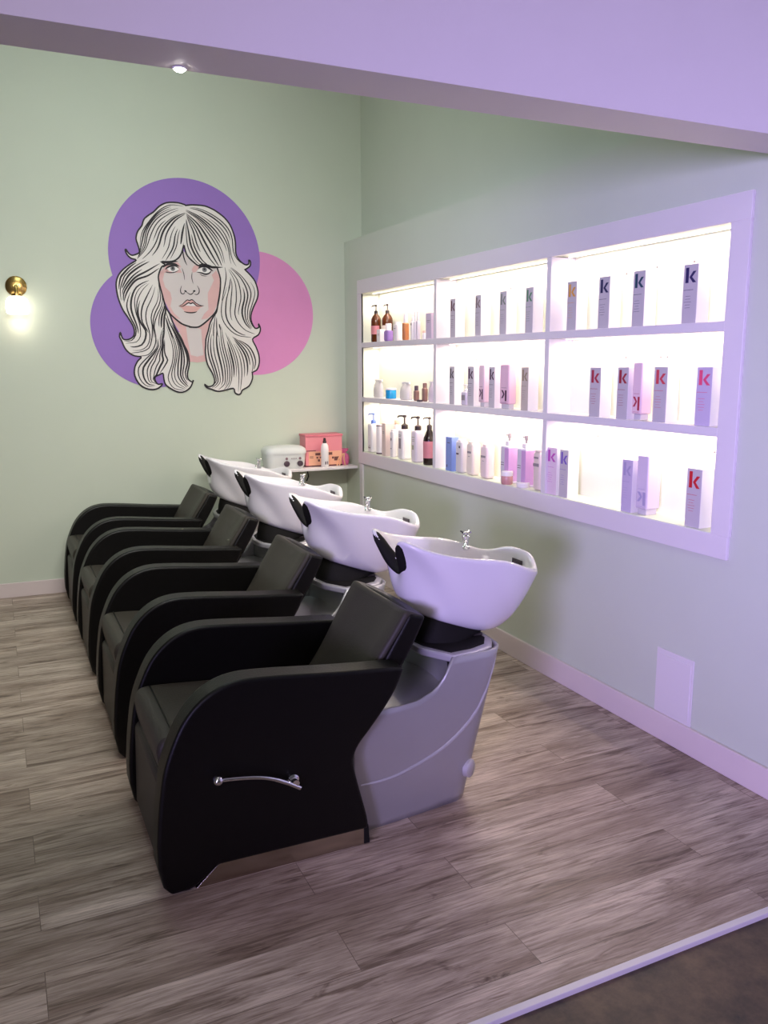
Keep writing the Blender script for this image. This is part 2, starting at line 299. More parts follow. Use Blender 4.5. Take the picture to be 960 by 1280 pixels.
# ================================================================== mural
MU = {"circ":[[1.31,2.345,0.528],[1.064,1.864,0.428],[1.791,1.962,0.445]],"hair":[[1.3183,2.6942],[1.273,2.7052],[1.2161,2.7054],[1.176,2.6962],[1.1353,2.6716],[1.0999,2.6364],[1.0651,2.6123],[1.0359,2.5887],[1.0236,2.566],[1.0137,2.538],[0.9869,2.5035],[0.9739,2.4698],[0.9724,2.4422],[0.9817,2.4095],[0.9885,2.3821],[0.9873,2.3598],[0.9672,2.3479],[0.939,2.34],[0.9175,2.3513],[0.8997,2.3781],[0.8963,2.3669],[0.9085,2.3398],[0.9322,2.3187],[0.965,2.3089],[0.9246,2.2817],[0.8784,2.2467],[0.843,2.2066],[0.8235,2.1559],[0.823,2.1002],[0.8332,2.0389],[0.8569,1.972],[0.8875,1.9217],[0.9179,1.8653],[0.9258,1.8254],[0.9165,1.791],[0.8845,1.7708],[0.8509,1.7706],[0.8381,1.7904],[0.8314,1.8188],[0.8241,1.7903],[0.8363,1.7608],[0.8533,1.7152],[0.8794,1.6808],[0.9176,1.6577],[0.9625,1.649],[0.9383,1.623],[0.9162,1.5826],[0.9096,1.5362],[0.9199,1.4954],[0.9461,1.4542],[0.9849,1.4302],[1.0306,1.4206],[1.0717,1.4318],[1.0994,1.4609],[1.0673,1.4584],[1.0486,1.4881],[1.0527,1.5115],[1.0824,1.5259],[1.106,1.5345],[1.1101,1.4992],[1.1197,1.4577],[1.1533,1.4276],[1.1993,1.4031],[1.2406,1.3994],[1.2771,1.4167],[1.3022,1.4433],[1.3184,1.485],[1.3118,1.4701],[1.2829,1.4913],[1.2789,1.533],[1.2935,1.5923],[1.2953,1.6338],[1.2859,1.6869],[1.2645,1.734],[1.2466,1.7807],[1.2143,1.8388],[1.1882,1.9022],[1.1732,1.9493],[1.1468,2.0005],[1.1328,2.0631],[1.1142,2.148],[1.1082,2.1987],[1.1188,2.2386],[1.1377,2.2731],[1.161,2.283],[1.1336,2.3045],[1.1736,2.3061],[1.2198,2.3136],[1.2555,2.3377],[1.2774,2.3725],[1.2943,2.4241],[1.3011,2.3962],[1.3164,2.3516],[1.3611,2.3079],[1.3954,2.2863],[1.4662,2.2833],[1.5258,2.2826],[1.5253,2.2705],[1.5435,2.2016],[1.5373,2.1199],[1.5185,2.0258],[1.5073,1.9728],[1.488,1.9431],[1.459,1.8956],[1.4415,1.8364],[1.4222,1.7772],[1.418,1.7346],[1.4137,1.6752],[1.4255,1.5977],[1.4591,1.5315],[1.4724,1.4832],[1.4617,1.4471],[1.4248,1.4355],[1.3983,1.454],[1.4124,1.4297],[1.4483,1.417],[1.4904,1.4012],[1.5398,1.4065],[1.6084,1.4206],[1.6197,1.3899],[1.6441,1.3741],[1.6632,1.383],[1.6765,1.4073],[1.7278,1.4373],[1.7549,1.4922],[1.7563,1.5351],[1.7885,1.5532],[1.809,1.6021],[1.8078,1.6631],[1.7877,1.7239],[1.7643,1.7782],[1.8093,1.81],[1.8264,1.8524],[1.8119,1.8914],[1.8142,1.8644],[1.7857,1.858],[1.7621,1.8998],[1.7575,1.9476],[1.7782,2.0077],[1.8082,2.0679],[1.8161,2.1216],[1.7966,2.1921],[1.761,2.2381],[1.7253,2.272],[1.7315,2.2757],[1.7631,2.3003],[1.7672,2.3298],[1.7553,2.341],[1.7544,2.3146],[1.7265,2.3077],[1.6848,2.3381],[1.6621,2.3836],[1.6619,2.4587],[1.6519,2.5157],[1.6271,2.5774],[1.5871,2.6264],[1.5351,2.6629],[1.5004,2.6805],[1.4483,2.6969],[1.367,2.6984],[1.3205,2.6916]],"face":[[1.2731,2.404],[1.1491,2.2972],[1.1098,2.2298],[1.1118,2.1689],[1.1244,2.1131],[1.1414,2.0416],[1.1695,1.9803],[1.2137,1.924],[1.2712,1.8784],[1.3057,1.8613],[1.3589,1.859],[1.3953,1.8741],[1.451,1.919],[1.5013,1.9727],[1.5217,2.0318],[1.5403,2.12],[1.5435,2.2016],[1.5253,2.2705],[1.467,2.3029],[1.35,2.3211]],"neck":[[1.1743,1.9724],[1.1994,1.892],[1.2475,1.7994],[1.2731,1.7164],[1.2976,1.6042],[1.3064,1.616],[1.3539,1.6099],[1.4155,1.6186],[1.418,1.7346],[1.4487,1.8648],[1.501,1.9668],[1.3927,1.9531],[1.2746,1.9511]],"neckhi":[[1.2827,1.8745],[1.2924,1.7634],[1.3086,1.6633],[1.3557,1.6515],[1.4012,1.6633],[1.3935,1.764],[1.3911,1.8465],[1.3529,1.8578]],"shade":[[[1.1047,2.2296],[1.126,2.2456],[1.1507,2.2262],[1.1383,2.185],[1.1512,2.1343],[1.1857,2.0993],[1.1939,2.0532],[1.1809,2.0012],[1.2047,1.9551],[1.25,1.9141],[1.2136,1.9214],[1.1694,1.9777],[1.1414,2.0416],[1.1244,2.1131],[1.1118,2.1689]],[[1.4817,2.2273],[1.5153,2.2597],[1.5379,2.2188],[1.5435,2.1562],[1.5298,2.0823],[1.511,2.0186],[1.4813,1.9547],[1.4368,1.9223],[1.3934,1.9137],[1.4166,1.9536],[1.4502,1.9858],[1.4474,2.0488],[1.4496,2.1012],[1.4787,2.1543],[1.4964,2.1914]],[[1.2477,2.3062],[1.2721,2.2714],[1.2861,2.236],[1.273,2.2356],[1.2564,2.2708],[1.2258,2.2824],[1.169,2.2828],[1.1613,2.2316],[1.1301,2.2255],[1.1255,2.2355],[1.1636,2.2775],[1.2007,2.2993]],[[1.3566,2.2849],[1.3888,2.2964],[1.4095,2.2869],[1.3874,2.2654],[1.3706,2.2442],[1.3492,2.2383],[1.3422,2.2586]]],"lips":[[1.2385,2.005],[1.2654,2.0186],[1.2984,2.0479],[1.3168,2.0457],[1.3355,2.0514],[1.361,2.0285],[1.3924,2.0135],[1.419,2.0114],[1.3917,1.9977],[1.3665,1.971],[1.3209,1.9613],[1.2789,1.9694],[1.2589,1.9925]],"teeth":[[1.2861,2.0097],[1.3079,2.0258],[1.3236,2.0225],[1.3451,2.0281],[1.3761,2.0079],[1.3282,2.0069]],"eyeL":[[1.1704,2.26],[1.189,2.2708],[1.2153,2.2795],[1.2409,2.2728],[1.2532,2.2579],[1.2342,2.2419],[1.208,2.2374],[1.1826,2.2451]],"eyeR":[[1.3733,2.2453],[1.398,2.2658],[1.4199,2.2811],[1.4518,2.2792],[1.475,2.2583],[1.4608,2.2396],[1.4286,2.2359],[1.4022,2.2401]],"iris":[[1.2103,2.2614,0.022],[1.4324,2.2619,0.023]],"strokes":[[7,[[1.1091,2.2157],[1.1113,2.1479],[1.1279,2.0801],[1.1468,2.0005],[1.1734,1.9551],[1.2066,1.921],[1.2572,1.8811],[1.3152,1.8615],[1.3057,1.8613],[1.3589,1.859],[1.3953,1.8741],[1.451,1.919],[1.5013,1.9727],[1.5217,2.0318],[1.5403,2.12],[1.5435,2.2016],[1.5253,2.2705]]],[9,[[1.1425,2.2665],[1.1691,2.2853],[1.2004,2.2932],[1.2313,2.2903],[1.2566,2.2759]]],[7,[[1.1571,2.2518],[1.1733,2.2667],[1.1997,2.2789],[1.2308,2.2801],[1.2509,2.2655]]],[4,[[1.1564,2.2366],[1.1819,2.2324],[1.2184,2.2362],[1.2502,2.2501]]],[8,[[1.1239,2.3038],[1.1647,2.3004],[1.2063,2.3071],[1.2479,2.3113]]],[10,[[1.3884,2.2886],[1.4206,2.2976],[1.4629,2.2889],[1.4946,2.2797],[1.5648,2.2834]]],[9,[[1.3875,2.268],[1.4093,2.2817],[1.4414,2.2855],[1.4675,2.2709],[1.4935,2.2537]]],[6,[[1.3758,2.2433],[1.4075,2.2393],[1.4391,2.2311],[1.4662,2.2398],[1.483,2.2585]]],[3,[[1.3966,2.2322],[1.4173,2.2199],[1.4492,2.2169]]],[3,[[1.2744,2.2664],[1.2856,2.2257],[1.2879,2.1847]]],[3,[[1.3442,2.2432],[1.3397,2.2018],[1.3484,2.1608]]],[4,[[1.2663,2.148],[1.2569,2.1167],[1.2611,2.0936],[1.2793,2.0915],[1.2852,2.1046]]],[7,[[1.2831,2.1149],[1.3009,2.1024]]],[4,[[1.2957,2.1049],[1.3213,2.0885],[1.3374,2.093],[1.354,2.1091]]],[8,[[1.3434,2.1088],[1.3622,2.1145]]],[4,[[1.3744,2.1512],[1.3877,2.1256],[1.3855,2.0995],[1.369,2.0876],[1.3506,2.0923]]],[4,[[1.2385,2.005],[1.2654,2.0186],[1.2984,2.0479],[1.3167,2.0447],[1.3355,2.0514],[1.361,2.0285],[1.3924,2.0135],[1.419,2.0114]]],[5,[[1.241,2.0025],[1.2701,2.0057],[1.3081,2.0289],[1.3237,2.024],[1.3425,2.0291],[1.3708,2.0078],[1.419,2.0114]]],[5,[[1.2736,1.9678],[1.305,1.961],[1.3421,1.9617],[1.3664,1.9695]]],[5,[[1.2921,2.4409],[1.2861,2.3729],[1.2953,2.3223],[1.3111,2.286]]]],"fams":[[9,[[[1.3064,2.6851],[1.2155,2.6932],[1.1401,2.6554],[1.063,2.5737],[1.0088,2.4992],[0.9937,2.4266],[0.9982,2.3548]],[[1.3118,2.6771],[1.2369,2.6669],[1.1207,2.6046],[1.0483,2.5068],[1.0261,2.406],[0.9713,2.3231]],[[1.3163,2.6496],[1.2464,2.6259],[1.1398,2.5393],[1.0891,2.4312],[1.029,2.3561],[0.9706,2.3091]]]],[3,[[[1.3163,2.6496],[1.2464,2.6259],[1.1398,2.5393],[1.0891,2.4312],[1.029,2.3561],[0.9706,2.3091]],[[1.3157,2.6384],[1.2332,2.589],[1.166,2.4963],[1.1447,2.4115],[1.1012,2.3369]]]],[8,[[[1.3157,2.6384],[1.2332,2.589],[1.166,2.4963],[1.1447,2.4115],[1.1012,2.3369]],[[1.3179,2.6218],[1.2843,2.5808],[1.24,2.4945],[1.2184,2.4037],[1.1624,2.3113]],[[1.3134,2.588],[1.2985,2.5144],[1.2864,2.4407],[1.2561,2.349]]]],[7,[[[0.9648,2.3061],[0.9013,2.262],[0.848,2.199],[0.8352,2.1674],[0.8309,2.0948],[0.8411,2.0335]],[[1.0547,2.3125],[0.9681,2.2645],[0.9099,2.2178],[0.8921,2.1971],[0.854,2.1122],[0.8522,2.0338]],[[1.1165,2.3038],[1.0641,2.276],[0.9654,2.2164],[0.9065,2.1585],[0.8641,2.0957],[0.8609,2.0396]]]],[3,[[[1.1165,2.3038],[1.0641,2.276],[0.9654,2.2164],[0.9065,2.1585],[0.8641,2.0957],[0.8609,2.0396]],[[1.1368,2.2562],[1.0483,2.1911],[0.9626,2.1659],[0.9089,2.1026],[0.8676,2.0116]]]],[8,[[[1.054,2.1913],[0.9393,2.1483],[0.8962,2.0742],[0.8703,2.0117],[0.8881,1.933],[0.9263,1.8654],[0.9291,1.814],[0.8952,1.7623],[0.8504,1.762]],[[1.0761,2.1807],[0.9829,2.1271],[0.9393,2.0471],[0.9448,1.9453],[0.9636,1.8773],[0.9649,1.7972],[0.94,1.7557],[0.8605,1.7438]],[[1.094,2.1982],[1.0268,2.1058],[0.9699,1.9912],[0.9699,1.8888],[1.0122,1.832],[1.0087,1.7676],[0.9544,1.7097],[0.8648,1.7209]]]],[8,[[[1.094,2.1982],[1.0268,2.1058],[0.9699,1.9912],[0.9699,1.8888],[1.0122,1.832],[1.0087,1.7676],[0.9544,1.7097],[0.8648,1.7209]],[[1.1014,2.1759],[1.0978,2.0509],[1.0468,1.9471],[1.0488,1.8784],[1.0449,1.8024],[1.0111,1.704],[0.8903,1.675]],[[1.1085,2.1478],[1.1371,2.0347],[1.0913,1.9249],[1.0648,1.8556],[1.0769,1.7564],[1.02,1.6577],[0.9456,1.6519]]]],[11,[[[1.1173,1.8724],[1.0675,1.7968],[1.069,1.7158],[1.0026,1.6519],[0.9304,1.5825],[0.9265,1.5128],[0.9798,1.442],[1.0725,1.4465]],[[1.1393,1.8495],[1.1311,1.6868],[1.1573,1.6282],[1.1008,1.5463],[1.0469,1.5116],[1.0505,1.4704]]]],[5,[[[1.1133,2.1309],[1.1373,2.0404],[1.0988,1.9595],[1.0838,1.8904],[1.0923,1.8317],[1.0787,1.7911]],[[1.1176,2.1026],[1.1517,1.9834],[1.1425,1.9142],[1.1393,1.8495],[1.1291,1.7625]]]],[12,[[[1.1404,1.8727],[1.1786,1.7044],[1.1609,1.5812],[1.1276,1.499],[1.1648,1.4215],[1.2469,1.4082]],[[1.1642,1.8845],[1.226,1.7162],[1.2137,1.5809],[1.2156,1.498],[1.2718,1.4318]],[[1.1819,1.8906],[1.2624,1.7398],[1.2957,1.6279],[1.2703,1.5272],[1.3025,1.4493]]]],[13,[[[1.3201,2.6832],[1.4242,2.6786],[1.5397,2.6292],[1.6204,2.5599],[1.6476,2.481],[1.6502,2.3888],[1.6966,2.3269],[1.751,2.3057]],[[1.3193,2.6665],[1.4217,2.6223],[1.5243,2.5433],[1.5976,2.4326],[1.6061,2.3407],[1.61,2.2829]],[[1.3183,2.6441],[1.408,2.5765],[1.4859,2.473],[1.5413,2.3726],[1.5682,2.2929]]]],[12,[[[1.3183,2.6441],[1.408,2.5765],[1.4859,2.473],[1.5413,2.3726],[1.5682,2.2929]],[[1.3228,2.6165],[1.3647,2.5178],[1.3896,2.4229],[1.4387,2.3338],[1.496,2.2844]],[[1.3157,2.5881],[1.3053,2.4866],[1.3127,2.3967],[1.3614,2.3136],[1.4189,2.2844]]]],[15,[[[1.6285,2.2917],[1.7061,2.2479],[1.7778,2.1856],[1.8066,2.1154],[1.7719,2.0075],[1.7509,1.9355],[1.7797,1.864],[1.8171,1.8584]],[[1.6096,2.2736],[1.6674,2.1939],[1.6878,2.0768],[1.6651,1.9579],[1.7173,1.8632],[1.7908,1.8219]],[[1.5845,2.2494],[1.574,2.1326],[1.5241,2.0142],[1.5345,1.8966],[1.6287,1.8025],[1.7521,1.7854]]]],[3,[[[1.61,2.2829],[1.6263,2.2334],[1.6165,2.1338],[1.5882,2.0274]],[[1.5679,2.2871],[1.5711,2.2141],[1.5494,2.1202],[1.5275,2.026]]]],[16,[[[1.4682,1.9004],[1.4267,1.7701],[1.4222,1.6633],[1.4543,1.5616],[1.4749,1.4711],[1.4308,1.4354]],[[1.5221,1.8893],[1.5281,1.735],[1.5588,1.579],[1.5541,1.458],[1.5031,1.4101]],[[1.568,1.8187],[1.624,1.6752],[1.6439,1.5421],[1.6144,1.4144]]]],[12,[[[1.568,1.8187],[1.624,1.6752],[1.6439,1.5421],[1.6384,1.3896]],[[1.604,1.8011],[1.6984,1.6753],[1.7192,1.5537],[1.6895,1.4194]],[[1.6403,1.7834],[1.7379,1.7358],[1.7857,1.6631],[1.79,1.6021],[1.7632,1.5534]]]],[5,[[[1.4945,1.9549],[1.4726,1.8604],[1.4571,1.7774]],[[1.5173,1.92],[1.5387,1.8493],[1.5676,1.808]]]],[4,[[[1.1512,1.9719],[1.1761,1.8916],[1.2294,1.7876]],[[1.1425,1.9142],[1.1616,1.8336],[1.1926,1.7524]]]]]}
ang = math.atan(-.05)
mural = thing('wall_mural', 'painted mural of a long-haired woman over purple and pink circles', 'mural', (0, 6.158, 0), ang)
def flat(bm, pts, d, th=.0006):
    """painted patch: outline (along the wall, height), standing d proud of the wall"""
    v = [bm.verts.new((u, -d, z)) for u, z in pts]
    for tri in tessellate_polygon([[Vector((u, z, 0)) for u, z in pts]]):
        try: bm.faces.new([v[i] for i in tri])
        except ValueError: pass
def disc(bm, u, z, r, d, n=96): flat(bm, [(u+r*math.cos(2*PI*i/n), z+r*math.sin(2*PI*i/n)) for i in range(n)], d)
def stroke(bm, pts, w, d, taper=True, n=4):
    P = ssp(pts, n); m = len(P); L = []; R = []
    for i, p in enumerate(P):
        a = Vector(P[max(i-1, 0)][:2]); b = Vector(P[min(i+1, m-1)][:2]); tn = b-a
        if tn.length < 1e-6: tn = Vector((1, 0))
        tn.normalize(); nr = Vector((-tn.y, tn.x)); k = i/(m-1)
        ww = w*.5*((.12+.88*math.sin(PI*k)**.6) if taper else 1)
        c = Vector(p[:2]); q = c+nr*ww; s_ = c-nr*ww
        L.append(bm.verts.new((q.x, -d, q.y))); R.append(bm.verts.new((s_.x, -d, s_.y)))
    for i in range(m-1): bm.faces.new((L[i], L[i+1], R[i+1], R[i]))
for i, (nm, mt) in enumerate((('purple_circle', 'purple'), ('purple_circle', 'purple'), ('pink_circle', 'pink'))):
    bm = bmesh.new(); u, z, r = MU['circ'][i]; flat(bm, [(min(u+r*math.cos(2*PI*k/96), 1.2 if i == 1 else 9), z+r*math.sin(2*PI*k/96)) for k in range(96)], (.003, .0025, .002)[i]); link(nm, bm, mt, mural, smooth=False)
bm = bmesh.new(); flat(bm, MU['neck'], .0035); nk = link('neck', bm, 'blush', mural, smooth=False)
bm = bmesh.new(); flat(bm, MU['neckhi'], .0039); link('highlight', bm, 'skin', nk, smooth=False)
bm = bmesh.new(); flat(bm, MU['face'], .0043); fc = link('face', bm, 'skin', mural, smooth=False)
bm = bmesh.new()
for p in MU['shade']: flat(bm, p, .0046)
link('cheek_shading', bm, 'blush', fc, smooth=False)
bm = bmesh.new(); flat(bm, MU['lips'], .0049); lp = link('lips', bm, 'lip', fc, smooth=False)
bm = bmesh.new(); flat(bm, MU['teeth'], .0052); link('teeth', bm, 'eyew', fc, smooth=False)
for k, (ey, ir) in enumerate(zip(('eyeL', 'eyeR'), MU['iris'])):
    bm = bmesh.new(); flat(bm, MU[ey], .0049); link('eye', bm, 'eyew', fc, smooth=False)
    bm = bmesh.new(); disc(bm, ir[0], ir[1], ir[2]*.72, .0052, 32); link('iris', bm, 'iris', fc, smooth=False)
    bm = bmesh.new(); disc(bm, ir[0], ir[1]+.003, ir[2]*.3, .0055, 24); link('pupil', bm, 'ink', fc, smooth=False)
bm = bmesh.new(); flat(bm, MU['hair'], .0058); hr = link('hair', bm, 'hair', mural, smooth=False)
bm = bmesh.new()
hp = MU['hair']; stroke(bm, hp+[hp[0]], .0105, .0066, False, 3)
for n, fam in MU['fams']:
    G = []
    for g in fam:           # resample every guide to 24 points
        P = [Vector(p[:2]) for p in ssp(g, 6)]; ds = [0]
        for a, b in zip(P, P[1:]): ds.append(ds[-1]+(b-a).length)
        Q = []; j = 0
        for i in range(24):
            s_ = ds[-1]*i/23
            while j < len(ds)-2 and ds[j+1] < s_: j += 1
            Q.append(P[j].lerp(P[j+1], (s_-ds[j])/max(1e-9, ds[j+1]-ds[j])))
        G.append(Q)
    for i in range(max(2, round(n*.62))):
        n_ = max(2, round(n*.62)); f = (i+.5+random.uniform(-.12, .12))/n_*(len(G)-1); j = min(int(f), len(G)-2); f -= j
        a = random.choice((0, 0, 1, 2, 4, 7)); b = 24-random.choice((0, 0, 1, 2, 5, 8))
        line = [G[j][k].lerp(G[j+1][k], f) for k in range(a, b)]
        stroke(bm, [tuple(v) for v in line[::2]+([line[-1]] if len(line) % 2 == 0 else [])], random.choice((.007, .008, .010, .013)), .0066, True, 2)
link('hair_lines', bm, 'ink', hr, smooth=False)
bm = bmesh.new()
for w, pts in MU['strokes']: stroke(bm, pts, w*.0017, .0066)
link('face_lines', bm, 'ink', fc, smooth=False)

# ================================================================== shampoo units
UY = (2.67, 3.655, 4.66, 5.61)
XO = 1.0                                # unit origin along the wall-to-wall direction
def off(pts): return [(a-XO, b) for a, b in pts]
def lx(p): return (p[0]-XO,)+tuple(p[1:])

def make_unit():
    u = thing('shampoo_chair', 'x', 'chair', (XO, UY[0], 0), 0, 'row of shampoo chairs with basins')
    # ---- arms
    arc = ssp([(.343, .25), (.352, .32), (.366, .40), (.392, .475), (.43, .55), (.48, .605), (.54, .640), (.61, .654), (.70, .650), (.80, .640), (.95, .624), (1.10, .611), (1.165, .604)], 4)
    front = [(a, b) for a, b, _ in arc]
    rear = [(a, b) for a, b, _ in ssp([(1.165, .604), (1.135, .535), (1.09, .47), (1.04, .41), (1.0, .365), (.98, .325), (.98, .285), (1.0, .20), (1.025, .10), (1.03, .055)], 3)]
    out = [(.335, .10), (.336, .17)]+front+rear[1:]+[(.52, .062), (.45, .012), (.425, .002), (.37, .002), (.348, .03)]
    for s in (-1, 1):
        bm = bmesh.new(); prism(bm, off(out), s*.238, s*.332)
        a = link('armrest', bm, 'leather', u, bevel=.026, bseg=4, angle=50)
        bm = bmesh.new()
        seam = [(p[0]+.006*0, p[1]) for p in [(.336, .17)]+front[:-1]]
        cx, cz = .75, .25
        for yy in (.311, .262):
            tube(bm, [(x-XO+(cx-x)*.012, s*yy, z+(cz-z)*.012) for x, z in seam], .0042, 6)
        link('piping', bm, 'leather', a)
    # ---- seat and leg rest
    top = [(a, b) for a, b, _ in ssp([(.368, .39), (.366, .43), (.385, .462), (.44, .468), (.60, .456), (.80, .440), (.99, .425)], 4)]
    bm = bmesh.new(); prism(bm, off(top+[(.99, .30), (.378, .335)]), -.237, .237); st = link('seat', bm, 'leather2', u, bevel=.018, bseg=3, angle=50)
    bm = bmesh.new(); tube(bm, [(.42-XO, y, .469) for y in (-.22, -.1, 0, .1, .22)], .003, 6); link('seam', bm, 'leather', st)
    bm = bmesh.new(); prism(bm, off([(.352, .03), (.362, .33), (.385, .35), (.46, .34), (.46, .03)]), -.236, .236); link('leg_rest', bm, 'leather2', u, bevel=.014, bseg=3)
    bm = bx((.46-XO, .99-XO, -.237, .237, .012, .32)); link('seat_box', bm, 'leather', u, bevel=.006)
    # ---- backrest: padded, hollowed across its width
    fr = ssp([(.965, .405), (1.02, .475), (1.075, .555), (1.13, .645), (1.175, .715), (1.208, .768)], 3); bk = ssp([(1.05, .375), (1.11, .445), (1.165, .52), (1.218, .605), (1.258, .675), (1.288, .738)], 3)
    rings = []
    for j in range(17):
        y = -.236+.472*j/16; k = y/.236; hol = .026*(1-k*k); ed = .012*max(0, abs(k)-.8)/.2; yw = lambda z: y*(.90+.09*sstep((z-.45)/.3))
        f_ = [(a-XO+hol*.9+ed, yw(b), b-hol*.55*sstep((b-.55)/.2)) for a, b, _ in fr]; b_ = [(a-XO+hol*.5, yw(b), b-hol*.4*sstep((b-.55)/.2)) for a, b, _ in bk][::-1]
        rings.append(f_+b_)
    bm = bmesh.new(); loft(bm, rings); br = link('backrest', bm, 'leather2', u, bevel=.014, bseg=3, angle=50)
    # padded surround in plain black leather, behind and beside the lightened front face
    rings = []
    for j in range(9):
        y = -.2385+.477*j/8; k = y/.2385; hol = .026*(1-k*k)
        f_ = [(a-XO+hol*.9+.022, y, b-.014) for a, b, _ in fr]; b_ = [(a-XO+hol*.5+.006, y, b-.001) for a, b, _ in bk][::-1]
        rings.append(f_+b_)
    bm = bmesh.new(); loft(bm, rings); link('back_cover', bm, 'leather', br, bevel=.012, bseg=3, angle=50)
    # ---- steel kick plates under the arms
    for s in (-1, 1):
        bm = bmesh.new(); prism(bm, off([(.445, .0), (1.018, .0), (1.018, .06), (.52, .066)]), s*.30, s*.327); link('kick_plate', bm, 'steel', u, bevel=.002)
    bm = bmesh.new(); prism(bm, off([(1.012, .0), (1.035, .0), (1.03, .07), (1.012, .07)]), -.329, .329); link('rear_foot', bm, 'rubber', u, bevel=.004)
    # ---- recliner lever on the near arm
    bm = bmesh.new(); lv = spline([lx((.78, -.360, .276)), lx((.73, -.362, .308)), lx((.67, -.362, .336)), lx((.60, -.362, .352)), lx((.52, -.362, .362))], 5)
    tube(bm, lv, [.0075]*8+[.0065]*(len(lv)-8), 12); tube(bm, [lx((.765, -.330, .296)), lx((.765, -.366, .296))], .012, 14); lathe(bm, [(.019, 0), (.019, .008), (.012, .012)], lx((.765, -.332, .296)), 20, tilt=RX)
    lever = link('lever', bm, 'chrome', u)
    bm = bmesh.new(); lathe(bm, [(.016*math.sin(PI*i/12)+.0005, -.016*math.cos(PI*i/12)) for i in range(13)], lx((.52, -.362, .362)), 20); link('knob', bm, 'chrome', lever)
    # ---- silver basin pedestal
    half = [(1.00, -.262), (1.07, -.252), (1.16, -.244), (1.25, -.236), (1.34, -.226), (1.41, -.216)]
    half += [(1.41+.085*math.sin(a), -.131-.085*math.cos(a)) for a in [PI/2*i/6 for i in range(1, 7)]]
    path = half+[(1.50, -.07), (1.502, 0)]; path = path+[(a, -b) for a, b in path[-2::-1]]
    def topz(x): 
        P = [(.98, .432), (1.13, .430), (1.19, .428), (1.264, .434), (1.328, .458), (1.36, .485), (1.375, .51), (1.388, .54), (1.40, .572), (1.7, .572)]
        for (a, b), (c, d) in zip(P, P[1:]):
            if x <= c: return b+(d-b)*(x-a)/(c-a)
        return P[-1][1]
    def lean(x, y, z):
        k = sstep((x-1.22)/.26); f = z/.572
        return (x+k*.135*f, y*(1+.09*f*sstep((x-1.15)/.3)), z)
    dense = []
    for (a, b), (c, d) in zip(path, path[1:]):
        m = 6 if abs(c-a) > .05 else 1
        dense += [(a+(c-a)*i/m, b+(d-b)*i/m) for i in range(m)]
    dense.append(path[-1])
    def wallpt(x, y, f):
        # top follows the scooped profile at the leaned position
        xx = x+sstep((x-1.22)/.26)*.135; zt = topz(xx)
        return lx(lean(x, y, zt*f))
    bm = bmesh.new(); rings = []
    for f in [0, .05, .12, .25, .4, .55, .7, .85, .95, 1]: rings.append([wallpt(x, y, f) for x, y in dense])
    loft(bm, rings, False, False, close=False)
    ped = link('pedestal', bm, 'silver', u, angle=60)
    so = ped.modifiers.new('thick', 'SOLIDIFY'); so.thickness = .012; so.offset = 0
    # lid, front of the column, deck
    lid = [(1.402, -.240), (1.335, -.12), (1.318, 0)]; lidp = lid+[(a, -b) for a, b in lid[-2::-1]]+[(1.50, .234), (1.585, .205), (1.628, .14), (1.636, 0), (1.628, -.14), (1.585, -.205), (1.50, -.234)]
    bm = bmesh.new(); prism(bm, off(lidp), .548, .576, 'z'); link('lid', bm, 'ridge', ped, bevel=.008)
    bm = bmesh.new(); inn = [(1.472+(a-1.472)*.86, b*.86) for a, b in lidp]; prism(bm, off(inn), .574, .580, 'z'); link('lid_inset', bm, 'rubber', ped, bevel=.002)
    bm = bmesh.new(); col_ = [(1.395+.05*math.cos(PI*(i/12-.5))-.05*0, -.228+.456*i/12) for i in range(13)]
    loft(bm, [[lx((a-.01+.02*(1-f)*0, b, .42+.13*f)) for a, b in col_] for f in (0, .5, 1)], False, False, close=False)
    link('column_front', bm, 'silver', ped)
    bm = bx((1.0-XO, 1.44-XO, -.236, .236, .395, .424)); link('deck', bm, 'silver', ped, bevel=.003)
    bm = bmesh.new(); lathe(bm, [(.012, 0), (.012, .012), (.007, .016)], lx((1.14, -.10, .424)), 14); link('hinge_bolt', bm, 'chrome', ped)
    bm = bmesh.new(); lathe(bm, [(.012, 0), (.012, .012), (.007, .016)], lx((1.14, .10, .424)), 14); link('hinge_bolt', bm, 'chrome', ped)
    # moulded ridge sweeping up each side
    def side(x, z):      # point on the shell at unleaned plan position x
        for (a, b), (c, d) in zip(dense, dense[1:]):
            if a <= x <= c: return lean(x, b+(d-b)*(x-a)/max(1e-6, c-a), z)
        return lean(x, -.216, z)
    rg = ssp([(1.03, .178), (1.10, .172), (1.187, .178), (1.29, .208), (1.36, .250), (1.42, .320), (1.455, .41), (1.47, .50), (1.473, .54)], 4)
    for s in (-1, 1):
        bm = bmesh.new(); pts = []
        for x, z, _ in rg:
            q = side(x, z); pts.append(lx((q[0], s*abs(q[1])+s*.004, q[2])))
        tube(bm, pts, [.004+.004*math.sin(PI*i/(len(pts)-1)) for i in range(len(pts))], 8); link('ridge', bm, 'ridge', ped)
    for s in (-1, 1):
        q = lean(1.462, s*.212, .118); bm = bmesh.new()
        rot = Matrix.Rotation(-s*math.radians(34), 3, 'Z') @ Matrix.Rotation(s*-PI/2, 3, 'X')
        lathe(bm, [(.034, -.012), (.034, .006), (.028, .011), (.004, .012)], lx((q[0], q[1], q[2])), 28, tilt=rot); link('cover_cap', bm, 'ridge', ped)
    # ---- ceramic basin
    LV = [(0, 1.505, .630, .145, .115, -.36), (.12, 1.515, .655, .20, .150, -.34), (.35, 1.530, .715, .250, .180, -.32), (.65, 1.543, .800, .290, .207, -.30), (1, 1.541, .887, .338, .226, -.27)]
    def lev(t):
        for a, b in zip(LV, LV[1:]):
            if t <= b[0]+1e-9:
                k = (t-a[0])/(b[0]-a[0]); return [p+(q-p)*k for p, q in zip(a, b)]
        return LV[-1]
